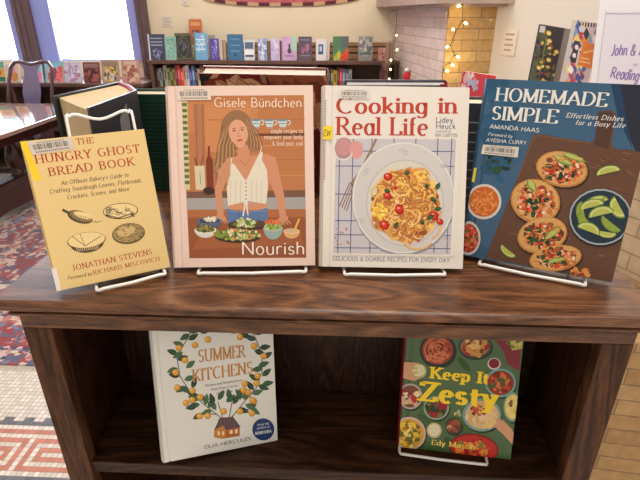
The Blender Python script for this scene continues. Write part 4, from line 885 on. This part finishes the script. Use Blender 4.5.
# spines on the far bookcase shelf
def spine_book(label, x, w, h, z, y, col, group, d=.14, bands=True):
    o = MB().box(x, x+w, y, y+d, z, z+h).build('book', [mat('cover_%d_%d_%d' % col, col, .5)]); tag(o, label, 'book', group)
    MB().box(x+.002, x+w-.002, y+.004, y+d-.002, z+h, z+h+.0004).build('page_block', PAGES, o)
    if bands:
        lt = tuple(min(255, v+60) if sum(col) < 380 else max(0, v-70) for v in col)
        MB().box(x+w*.22, x+w*.78, y-.0004, y, z+h*.35, z+h*.8).build('spine_lettering', mat('cover_%d_%d_%d' % lt, lt, .5), o)
    return o
SP = [('charcoal', (72, 68, 72)), ('grey', (150, 152, 146)), ('black and silver', (52, 54, 58)), ('light grey', (172, 170, 162)), ('olive', (150, 156, 74)), ('forest green', (72, 90, 64)), ('ochre', (176, 136, 70)), ('plum', (92, 52, 66)), ('red', (200, 56, 50)), ('scarlet', (214, 84, 66)), ('pale pink', (214, 176, 170)), ('white', (214, 208, 200)), ('royal blue', (62, 74, 150)), ('steel blue', (92, 122, 164)), ('navy', (50, 54, 90)), ('beige', (204, 178, 140)), ('brown', (116, 82, 62)), ('dove grey', (168, 164, 168)), ('yellow', (206, 170, 66)), ('dark teal', (44, 78, 84))]
x = -1.672; rd = random.Random(4); zs = .8072
for i, (n, c) in enumerate(SP):
    w = .019+rd.random()*.009; nb = SP[i-1][0] if i else None
    spine_book(f'{n} spine on the left far shelf'+(f', just right of the {nb} one' if nb else ', leftmost in the row'), x, w, .150+rd.random()*.04, zs, 4.04, c, 'upright books on the left shelf of the far bookcase'); x += w+.0012
SP2 = [('golden yellow', (206, 172, 60)), ('black', (46, 44, 48)), ('moss green', (96, 112, 64)), ('mustard', (196, 156, 52)), ('dark brown', (70, 52, 46)), ('bright red', (190, 52, 44)), ('dusty blue', (96, 116, 150)), ('slate', (90, 94, 104)), ('pale grey', (176, 176, 176))]
x = -.15
for i, (n, c) in enumerate(SP2):
    w = .022+rd.random()*.008; nb = SP2[i-1][0] if i else None
    spine_book(f'{n} spine on the middle far shelf'+(f', just right of the {nb} one' if nb else ', leftmost in the row'), x, w, .145+rd.random()*.035, zs, 4.04, c, 'upright books on the middle shelf of the far bookcase'); x += w+.0012
spine_book('pink and white spine alone at the right end of the far shelf', .345, .024, .15, zs, 4.04, (206, 110, 140), None)
SP3 = [('sea blue', (70, 110, 150)), ('powder blue', (150, 176, 200)), ('cobalt', (60, 80, 140))]
for i, (n, c) in enumerate(SP3):
    o = MB().box(-1.98-.01*i, -1.80, 3.90, 4.06, .44+.03*i+.0005, .468+.03*i).build('book', mat('cover_%d_%d_%d' % c, c, .5)); tag(o, f'{n} book lying flat on the shelf under the window ledge, {["bottom", "middle", "top"][i]} of its pile', 'book', 'flat books under the window ledge')

# picture books along the window ledge
GLB = 'picture books standing along the window ledge'
PB = [
 ('teal, orange and green picture book at the far left of the ledge', -3.10, .15, .17, (196, 190, 170), [('r', 0, 0, 100, 30, (110, 176, 160)), ('r', 0, 34, 100, 70, (232, 170, 80)), ('r', 0, 74, 100, 96, (60, 120, 80)), ('b', 50, 50, 30, 12, 10, 7, [(190, 110, 50)])]),
 ('picture book with an orange round figure seen through the chair back', -2.95, .125, .148, (214, 190, 176), [('e', 56, 66, 30, 28, (206, 140, 80)), ('b', 40, 30, 30, 16, 14, 8, [(190, 166, 206), (226, 150, 150)])]),
 ('aqua and pink picture book just right of the chair splat', -2.745, .13, .172, (150, 206, 206), [('b', 60, 78, 40, 18, 18, 11, [(232, 140, 170), (244, 170, 190)]), ('r', 8, 10, 92, 22, (226, 236, 236))]),
 ('turquoise picture book with red figures behind the chair post', -2.570, .165, .170, (130, 196, 214), [('r', 10, 24, 100, 100, (206, 180, 176)), ('b', 40, 64, 26, 26, 20, 9, [(150, 90, 90), (186, 120, 110)]), ('b', 80, 60, 16, 34, 20, 9, [(226, 96, 96), (240, 130, 130)])]),
 ('pale lavender picture book with handwriting-like print, under the bright window', -2.405, .168, .168, (206, 198, 214), [('r', 0, 0, 8, 100, (150, 190, 160)), ('b', 52, 50, 40, 42, 50, 5, [(176, 150, 196), (190, 130, 160), (226, 220, 230)])]),
 ('dark red picture book under the bright window', -2.225, .150, .170, (120, 62, 62), [('b', 50, 60, 40, 32, 40, 7, [(84, 44, 50), (160, 96, 84), (96, 40, 48)]), ('r', 8, 8, 92, 26, (150, 116, 110))]),
 ('yellow and brown picture book second from the right on the ledge', -2.055, .158, .188, (176, 150, 120), [('b', 50, 60, 40, 30, 46, 7, [(226, 190, 84), (84, 60, 66), (206, 196, 196), (120, 84, 60)]), ('r', 8, 8, 92, 28, (150, 130, 110))]),
 ('rosy picture book on the ledge, rightmost and beside the dark window post', -1.870, .160, .192, (190, 140, 130), [('b', 50, 56, 40, 38, 50, 7, [(150, 84, 80), (214, 180, 160), (170, 110, 96)]), ('r', 14, 8, 86, 22, (206, 180, 166))]),
]
for lab, x, w, h, c, mk in PB: small_book(lab, x, 3.93, .8502, w, h*1.03, .012, c, mk, GLB, lean=.2)

# wall plates, sign, hanging
def plate(name, label, cat, x0, x1, z0, z1, rows):
    o = MB().box(x0, x1, 4.340, 4.3495, z0, z1).build(name, mat('plate_white', (226, 216, 202), .5), bevel=.002); tag(o, label, cat)
    if rows:
        m = MB()
        for i in range(rows): z = z1-(i+1)*(z1-z0)/(rows+1); m.box(x0+.012, x1-.012-(.01 if i % 2 else 0), 4.3393, 4.3399, z-.003, z+.003)
        m.build('lettering', mat('faded_lettering', (176, 150, 150), .6), o)
    return o
plate('wall_notice', 'small white notice card on the cream wall above the slate-grey book', 'notice', -1.665, -1.58, 1.303, 1.392, 4)
plate('switch_plate', 'white switch plate at the top of the picture on the cream wall', 'switch', -1.46, -1.40, 1.478, 1.60, 0)
MB().tube([(-1.43, 4.341, 1.50), (-1.43, 4.334, 1.50)], .004, 8).build('screw', mat('dark_metal', (70, 64, 60), .4), bpy.data.objects['switch_plate'])
tp = empty('wall_hanging', (0, 0, 0)); tag(tp, 'rose-red woven wall hanging with a curved checked hem', 'tapestry')
def hem(x, off=0): t = (x+.56)/.70; return 1.472+off+.055*t*t*t*t*.6+.02*t*t
N = 28; xs = [-1.26+1.40*i/N for i in range(N+1)]
MB().prism([(x, hem(x, .028)) for x in xs]+[(.14, 2.3), (-1.26, 2.3)], 'y', 4.335, 4.348).build('woven_panel', mat('rose_weave', (176, 92, 98), .9, var=.3, vscale=40), tp)
for i in range(N):
    a, b = xs[i], xs[i+1]; c = [mat('hem_tan', (200, 160, 124), .9), mat('hem_plum', (96, 44, 56), .9)][(i//2) % 2]
    MB().prism([(a, hem(a)), (b, hem(b)), (b, hem(b, .028)), (a, hem(a, .028))], 'y', 4.333, 4.346).build('border_check', c, tp)

# ------------------------------------------------------------------ reading table and chair
TW_ = mat('table_top_wood', (150, 120, 110), .12, coat=1, var=.1, vscale=9); DK = mat('mahogany', (62, 30, 26), .3, var=.25, vscale=14, coat=.3)
TB = empty('reading_table', (-2.75, 2.6, 0)); tag(TB, 'dark reading table with glaring polished top and turned trestle posts', 'table')
MB().box(-1.0, .73, -.72, .82, .722, .75).build('table_top', TW_, TB, bevel=.006)
MB().box(-.95, .60, -.6, -.57, .63, .722).box(-.95, .60, .69, .72, .63, .722).box(.57, .60, -.57, .69, .63, .722).build('apron', DK, TB)
PR = [(.045, .30), (.045, .33), (.028, .345), (.05, .37), (.062, .42), (.05, .48), (.028, .53), (.024, .56), (.04, .58), (.04, .60), (.05, .63)]
for y in (-.40, -.02, .36, .60):
    MB().lathe(PR, .30, y, 16).build('turned_post', DK, TB)
m = MB(); m.prism([(-.62, .0095), (-.55, .0095), (-.5, .05), (-.42, .09), (-.3, .10), (-.1, .085), (.1, .10), (.3, .085), (.48, .09), (.6, .05), (.65, .0095), (.72, .0095), (.74, .08), (.66, .2), (.6, .235), (-.5, .235), (-.58, .2), (-.64, .08)], 'x', .255, .345)
m.build('trestle_foot', DK, TB, bevel=.01); MB().box(.25, .35, -.52, .64, .235, .30).build('trestle_beam', DK, TB, bevel=.012)
MB().box(-.9, .27, .0, .06, .18, .26).build('stretcher', DK, TB, bevel=.008)
m = MB(); m.prism([(-.62, .0), (-.5, .0), (-.4, .1), (.5, .1), (.6, 0), (.72, 0), (.66, .2), (-.58, .2)], 'x', -.945, -.86); m.build('trestle_foot', DK, TB)
for y in (-.4, .36): MB().lathe([(.04, .19)]+PR[2:], -.9, y, 14).build('turned_post', DK, TB)

CH_ = empty('splat_chair', (-2.735, 3.66, 0)); tag(CH_, 'dark armchair with a vase-shaped splat drawn up to the far side of the table', 'chair')
CW = mat('chair_wood', (96, 66, 72), .22, coat=.5)
MB().tube([(a+(c-.45)*.2, b, c) for a, b, c in [(-.17, .03, .45), (-.195, .02, .72), (-.185, .035, .9), (-.172, .05, 1.0), (-.14, .055, 1.04), (-.09, .055, 1.045), (-.04, .055, 1.03), (0, .055, 1.022), (.05, .055, 1.03), (.10, .055, 1.045), (.15, .055, 1.04), (.182, .05, 1.0), (.19, .035, .9), (.195, .02, .72), (.17, .03, .45)]], .015, 10).build('back_frame', CW, CH_)
prof = [(.034, .47), (.06, .6), (.07, .72), (.08, .80), (.07, .88), (.056, .94), (.055, .98), (.075, 1.01), (.10, 1.03)]
MB().prism([(x+(z-.45)*.2, z) for x, z in prof]+[(-x+(z-.45)*.2, z) for x, z in prof[::-1]], 'y', .045, .058).build('splat', mat('splat_wood', (132, 122, 160), .18, coat=.6), CH_, bevel=.003)
MB().prism([(-.2, .03), (.2, .03), (.24, -.40), (.15, -.43), (-.15, -.43), (-.24, -.40)], 'z', .43, .47).build('seat', CW, CH_, bevel=.01)
for sx in (-1, 1):
    MB().tube([(sx*.18, .01, .43), (sx*.19, .05, .2), (sx*.20, .10, .0095)], [.02, .018, .015], 8).build('leg', CW, CH_)
    MB().tube([(sx*.21, -.38, .43), (sx*.225, -.40, .3), (sx*.215, -.39, .12), (sx*.225, -.41, .0095)], [.026, .022, .014, .02], 8).build('leg', CW, CH_)
    MB().tube([(sx*.19, .02, .70), (sx*.21, -.05, .70), (sx*.235, -.14, .695), (sx*.25, -.18, .69), (sx*.235, -.205, .685), (sx*.21, -.19, .683)], [.012, .014, .017, .018, .016, .008], 8).build('armrest', CW, CH_)
    MB().tube([(sx*.235, -.14, .69), (sx*.235, -.17, .58), (sx*.225, -.2, .46)], .012, 8).build('arm_support', CW, CH_)

# ------------------------------------------------------------------ fireplace
fp = [(.665, 2.88), (1.03, 2.93), (1.03, 4.35), (.455, 4.35)]
FP = MB().prism(fp, 'z', 0, 1.52).build('trim_3', BRICK1); struct(FP)
# yellow front: added face with the warm bulb light put into its colour
def offp(a, b, th, z0, z1, mi=0):
    d = Vector((b[0]-a[0], b[1]-a[1])).normalized(); n = Vector((d.y, -d.x))*th
    return [(a[0]+n.x, a[1]+n.y), (b[0]+n.x, b[1]+n.y), b, a]
struct(MB().prism(offp((.665, 2.88), (1.03, 2.93), .012, 0, 1), 'z', 0, 1.46).build('trim_4', BRICK2))
m = MB().prism([(.652, 2.868), (.665, 2.880), (.455, 4.35), (.430, 4.35)], 'z', 1.385, 1.415); struct(m.build('trim_5', mat('pale_brick_course', (206, 182, 174), .8, var=.08, vscale=20), bevel=.006))
MT = MB().prism([(.56, 2.76), (1.14, 2.82), (1.14, 4.34), (.30, 4.34)], 'z', 1.462, 1.54).prism([(.60, 2.80), (1.09, 2.86), (1.09, 4.34), (.36, 4.34)], 'z', 1.445, 1.462).build('trim_6', STONE, bevel=.006); struct(MT)

# red holiday figure on a ledge of the side bookcase
rf = empty('holiday_figure', (.488, 3.3, .9632)); tag(rf, 'small red holiday figure with a white fluffy top in front of the pale bricks', 'ornament')
RFM = mat('red_felt', (206, 34, 52), .7)
MB().lathe([(.022, 0), (.026, .012), (.024, .034), (.016, .052), (.012, .06)], 0, 0, 16).build('body', RFM, rf)
m = MB()
for a in range(7): m.lathe([(.001, .056), (.0085, .062), (.0085, .072), (.001, .078)], .011*math.cos(a), .011*math.sin(a), 8)
m.lathe([(.001, .068), (.009, .074), (.009, .082), (.001, .088)], 0, 0, 8); m.build('fluffy_top', mat('white_fluff', (236, 230, 228), .9), rf)
MB().tube([(.02, .0, .0), (.024, .0, .04), (.022, 0, .066)], .005, 6).build('twig', mat('twig_brown', (140, 90, 70), .8), rf)

ps = empty('pedestal', (.488, 3.3, 0)); tag(ps, 'slim dark pedestal under the red holiday figure beside the pale bricks', 'pedestal')
MB().lathe([(.045, .945), (.05, .952), (.05, .963)], n=20).build('pedestal_top', BROWN, ps); MB().lathe([(.06, 0), (.06, .02), (.018, .05), (.014, .5), (.018, .9), (.045, .945)], n=16).build('column', BROWN, ps)
# string lights
BULB = mat('lit_bulb', (255, 240, 200), .4, emit=(255, 226, 150), estr=6); CAB = mat('dark_green_cable', (44, 48, 40), .6)
def string(label, wire, bulbs, r=.0022):
    s = empty('string_lights', wire[0]); tag(s, label, 'string lights'); o = Vector(wire[0])
    sm = []
    for i in range(len(wire)-1):
        a, b = Vector(wire[i]), Vector(wire[i+1])
        for k in range(4): sm.append(a.lerp(b, k/4)-o)
    sm.append(Vector(wire[-1])-o)
    MB().tube(sm, r, 6).build('cable', CAB, s)
    for bx in bulbs:
        b = Vector(bx)-o; c = min(sm, key=lambda q: (q-b).length)
        d = (b-c).normalized() if (b-c).length > .004 else Vector((-.7, 0, -.7)); e = c+d*.016
        MB().tube([c, e], .0035, 6).build('socket', CAB, s)
        q = e+d*max(.018, (b-e).length*.6)
        MB().tube([e, e.lerp(q, .35), e.lerp(q, .7), q, q+d*.004], [.004, .0075, .0085, .006, .002], 8).build('bulb', BULB, s)
string('string of warm lights hanging down the yellow-lit brick face from the mantel', [(.735, 2.80, 1.50), (.735, 2.80, 1.46), (.744, 2.82, 1.368), (.716, 2.83, 1.309), (.693, 2.83, 1.228), (.721, 2.83, 1.167), (.696, 2.83, 1.122), (.663, 2.83, 1.099), (.658, 2.83, 1.03)],
       [(.718, 2.80, 1.452), (.790, 2.82, 1.340), (.700, 2.82, 1.316), (.668, 2.82, 1.216), (.762, 2.82, 1.152), (.730, 2.82, 1.100), (.690, 2.82, 1.072)])
string('string of warm lights down the far edge of the pale bricks', [(.44, 3.86, 1.46), (.445, 3.88, 1.30), (.435, 3.86, 1.2), (.41, 3.5, 1.14), (.392, 3.5, 1.07), (.39, 3.5, .98), (.386, 3.5, .92)], [(.448, 3.84, 1.248), (.418, 3.49, 1.152), (.386, 3.49, 1.078), (.386, 3.49, 1.01), (.382, 3.49, .94)])
MB().tube([(.94, 2.905, 1.37), (.94, 2.90, 1.367)], .006, 8).build('wall_hook', mat('hook_white', (240, 230, 210), .4)); tag(bpy.data.objects['wall_hook'], 'tiny white hook on the yellow-lit bricks near the pale wall', 'hook')

# ------------------------------------------------------------------ right-hand brick pier, ledge, books and sign
struct(MB().prism([(.50, .655), (2.2, .44), (2.2, 2.2), (.50, 2.2)], 'z', 0, .59).build('trim_7', BRICK3))
struct(MB().prism([(1.02, .71), (.86, 1.0), (.68, 1.1), (.70, 1.28), (2.0, 1.28), (2.0, .66)], 'z', .59, 1.11).build('trim_8', brick('buff_brick', (204, 182, 150), (192, 166, 132), (160, 138, 110), .22, .056, .005)))
struct(MB().prism([(.985, .70), (.835, .975), (.84, 1.05), (2.0, 1.05), (2.0, .63)], 'z', .62, .655).prism([(.995, .705), (.848, .985), (.85, 1.05), (2.0, 1.05), (2.0, .64)], 'z', .60, .62).build('trim_9', mat('buff_moulding', (142, 116, 84), .8, var=.12, vscale=20), bevel=.006))
struct(MB().prism([(.545, 1.06), (.70, .985), (2.0, .90), (2.0, 1.30), (1.2, 1.32), (.66, 1.30)], 'z', 1.11, 1.15).build('trim_10', mat('ledge_paint', (216, 206, 190), .5)))
RA = hardback('dark book with yellow fairy lights on its cover, on the right-hand ledge', (.6400, 1.1129, 1.1575), .60, .04, -.1031, .1214, .2125, .006, mat('dusk_cover', (58, 54, 66), .4), paper=True)
p = Print(-.0607, .0607, 0, .2125, [(524, 98), (546, 101), (563.4, 27.3), (542.7, 25.8)])
p.poly([(524, 98), (546, 101), (563.4, 27.3), (542.7, 25.8)], (62, 52, 62)); p.poly([(524, 98), (534, 99), (548, 30), (542, 26)], (92, 96, 76))
p.blobs(544, 60, 9, 30, 60, 1.5, [(120, 120, 70), (74, 90, 70), (60, 50, 80), (150, 90, 60), (92, 64, 52)], 3); p.blobs(545, 60, 9, 26, 12, 1.2, [(226, 190, 90), (244, 220, 140)], 8)
for x, y in ((549, 33), (547.5, 58), (538.6, 66), (549, 40), (555, 50)): p.ell(x, y, 2.2, 2.2, (230, 200, 90)); p.ell(x, y, 1.1, 1.1, (250, 236, 170))
p.line([(547, 36), (539, 70)], .8, (130, 150, 90)); p.poly([(541.6, 27), (546.6, 27.3), (545.4, 33), (540.4, 32.6)], (210, 206, 204)); p.build(RA)
RG = hardback('grey-brown book directly behind the fairy-light book', (.690, 1.170, 1.1575), .60, .04, -.1, .105, .207, .022, mat('taupe_cover', (136, 124, 120), .5), paper=True)
RB = hardback('book with orange panel and colourful diamond pattern on the right-hand ledge', (.7373, 1.0934, 1.1585), .611, .0416, -.1015, .1356, .2234, .012, mat('patterned_cover', (206, 196, 190), .4), paper=True)
p = Print(-.0678, .0678, 0, .2234, [(556.5, 99), (586, 102), (599.5, 23.6), (578.8, 21.4)])
p.poly([(556.5, 99), (586, 102), (599.5, 23.6), (578.8, 21.4)], (206, 190, 196)); rd = random.Random(2)
PC = [(110, 60, 120), (230, 140, 60), (60, 90, 160), (230, 210, 120), (50, 44, 60), (190, 60, 90), (240, 236, 232), (120, 160, 190)]
for i in range(90):
    v = rd.random(); y = 24+v*72; x = 578-(y-22)*.28+2+rd.random()*18; w = 1.6+rd.random()*1.6; p.poly([(x, y-w*1.8), (x+w, y), (x, y+w*1.8), (x-w, y)], rd.choice(PC))
for i in range(8): x = 581+i*2.3; p.poly([(x, 23), (x+1.2, 23.1), (x+.8, 26), (x-.4, 26)], (60, 40, 60))
p.poly([(584, 37), (597, 39), (593, 62), (578.6, 58)], (230, 128, 44)); p.line([(585, 46), (590, 45), (595, 43.6)], 1.3, (250, 200, 120)); p.line([(581, 54), (591, 56)], 1, (250, 214, 160)); p.line([(582, 50.6), (590, 52)], .9, (250, 214, 160))
p.poly([(576.6, 36), (581.6, 37), (577, 56), (572, 54.6)], (40, 34, 44)); p.ell(578.4, 41.6, 1.7, 2.2, (230, 224, 220)); p.ell(576, 48.6, 1.7, 2.2, (230, 224, 220)); p.ell(583, 27.4, 2.6, 2.4, (206, 200, 214)); p.build(RB)
SG = empty('standing_sign'); tag(SG, 'clear acrylic stand with a lilac-white reading sign at the right edge', 'sign'); pose(SG, (.912, 1.045, 1.151), .02, .22, 0)
AC = mat('acrylic', (222, 220, 226), .06, coat=.8)
MB().box(-.145, .135, .004, .007, 0, .30).box(-.145, .135, .004, .06, 0, .004).build('acrylic_holder', AC, SG)
MB().box(-.125, .135, .001, .003, .006, .265).build('paper_sheet', mat('sign_paper', (214, 208, 220), .25, coat=.6), SG)
p = Print(-.125, .135, .006, .265, [(590, 97), (670, 97), (682, 12), (605, 12)], .0004)
LV = (138, 108, 170)
p.line([(604.8, 14.2), (676, 14.2)], .5, (150, 140, 160)); p.text('John & A', (607, 51), (636, 51), 9, LV, 'hand', .12); p.text('Reading', (605, 72), (630, 75), 9, LV, 'hand', .12); p.text('R', (634, 75.4), (638.6, 76), 9, LV, 'hand', .12)
p.text('Donated by the F', (606, 87), (641, 88.6), 2.6, (170, 80, 90), 'tiny'); p.text('OF THE', (626, 61), (638, 61.6), 2, LV, 'tiny'); p.build(SG, 'lettering')
# notice on the pale wall
d = Vector((2.2-.955, 1.2-2.94, 0)).normalized(); nrm = Vector((d.y, -d.x, 0))
c = Vector((.955, 2.94, 0))+d*.165
NP = MB().box(-.05, .05, -.008, -.001, 1.17, 1.315).build('wall_notice', mat('plate_white', (226, 216, 202), .5), None, loc=(c.x, c.y, 0), rot=(0, 0, math.atan2(d.y, d.x))); tag(NP, 'small white notice with four lines on the pale right-hand wall', 'notice')
m = MB()
for i in range(4): m.box(-.032, .03-(i % 2)*.01, -.0088, -.0081, 1.285-i*.03, 1.296-i*.03)
m.build('lettering', mat('faded_lettering', (176, 150, 150), .6), NP)

# ------------------------------------------------------------------ light
W = bpy.data.worlds.new('sky'); S.world = W; W.use_nodes = True; nt = W.node_tree; bg = nt.nodes['Background']
tc = nt.nodes.new('ShaderNodeTexCoord'); sx = nt.nodes.new('ShaderNodeSeparateXYZ'); nt.links.new(tc.outputs['Generated'], sx.inputs[0])
r = nt.nodes.new('ShaderNodeMapRange'); r.inputs['From Min'].default_value = -.3; r.inputs['From Max'].default_value = .8; r.inputs['To Min'].default_value = .95; r.inputs['To Max'].default_value = 4.5
nt.links.new(sx.outputs[1], r.inputs[0]); nt.links.new(r.outputs[0], bg.inputs['Strength'])
r2 = ramp(nt, sx.outputs[1], [(0, (255, 246, 232)), (.5, (236, 242, 255))]); nt.links.new(r2.outputs[0], bg.inputs['Color'])
def area(name, loc, size, power, col, rot=(0, 0, 0), sy=None):
    l = bpy.data.lights.new(name, 'AREA'); l.size = size; l.energy = power; l.color = col
    if sy: l.shape = 'RECTANGLE'; l.size_y = sy
    o = bpy.data.objects.new(name, l); COL.objects.link(o); o.location = loc; o.rotation_euler = rot; return o
area('ceiling_lamp', (.2, .2, 2.95), .9, 34, (1, .94, .86))
area('ceiling_lamp', (-.6, 2.6, 2.95), .9, 42, (1, .94, .86))
area('ceiling_lamp', (1.3, 2.2, 2.95), .5, 20, (1, .93, .82))
area('window_daylight', (-2.33, 4.53, 1.75), .7, 45, (.80, .88, 1), (-PI/2, 0, 0), 1.4)
area('window_daylight', (-3.6, 4.53, 1.75), .9, 55, (.80, .88, 1), (-PI/2, 0, 0), 1.4)
for x, z in ((.70, 1.07), (.75, 1.15), (.68, 1.22), (.73, 1.42)):
    l = bpy.data.lights.new('bulb_glow', 'POINT'); l.energy = .2; l.color = (1, .72, .28); l.shadow_soft_size = .012
    o = bpy.data.objects.new('bulb_glow', l); COL.objects.link(o); o.location = (x, 2.80, z)

# ------------------------------------------------------------------ camera
cam = bpy.data.cameras.new('camera'); co = bpy.data.objects.new('camera', cam); COL.objects.link(co)
cam.sensor_fit = 'HORIZONTAL'; cam.sensor_width = 36; cam.lens = 36*485.36/640; cam.clip_start = .02
yaw, pit, rol = -.0478, .4342, .0006
cy, sy = math.cos(yaw), math.sin(yaw)
rv = Vector((cy, -sy, 0)); f0 = Vector((sy, cy, 0)); up = Vector((0, 0, 1))
f = f0*math.cos(pit)-up*math.sin(pit); dn = -(up*math.cos(pit)+f0*math.sin(pit))
R0 = rv*math.cos(rol)+dn*math.sin(rol); D0 = -rv*math.sin(rol)+dn*math.cos(rol)
co.matrix_world = Matrix(((R0.x, -D0.x, -f.x, .0252), (R0.y, -D0.y, -f.y, -.504), (R0.z, -D0.z, -f.z, 1.4001), (0, 0, 0, 1)))
S.camera = co
S.view_settings.view_transform = 'Standard'; S.view_settings.look = 'None'; S.view_settings.gamma = 1; S.view_settings.use_curve_mapping = False
S.view_settings.exposure = -0.13
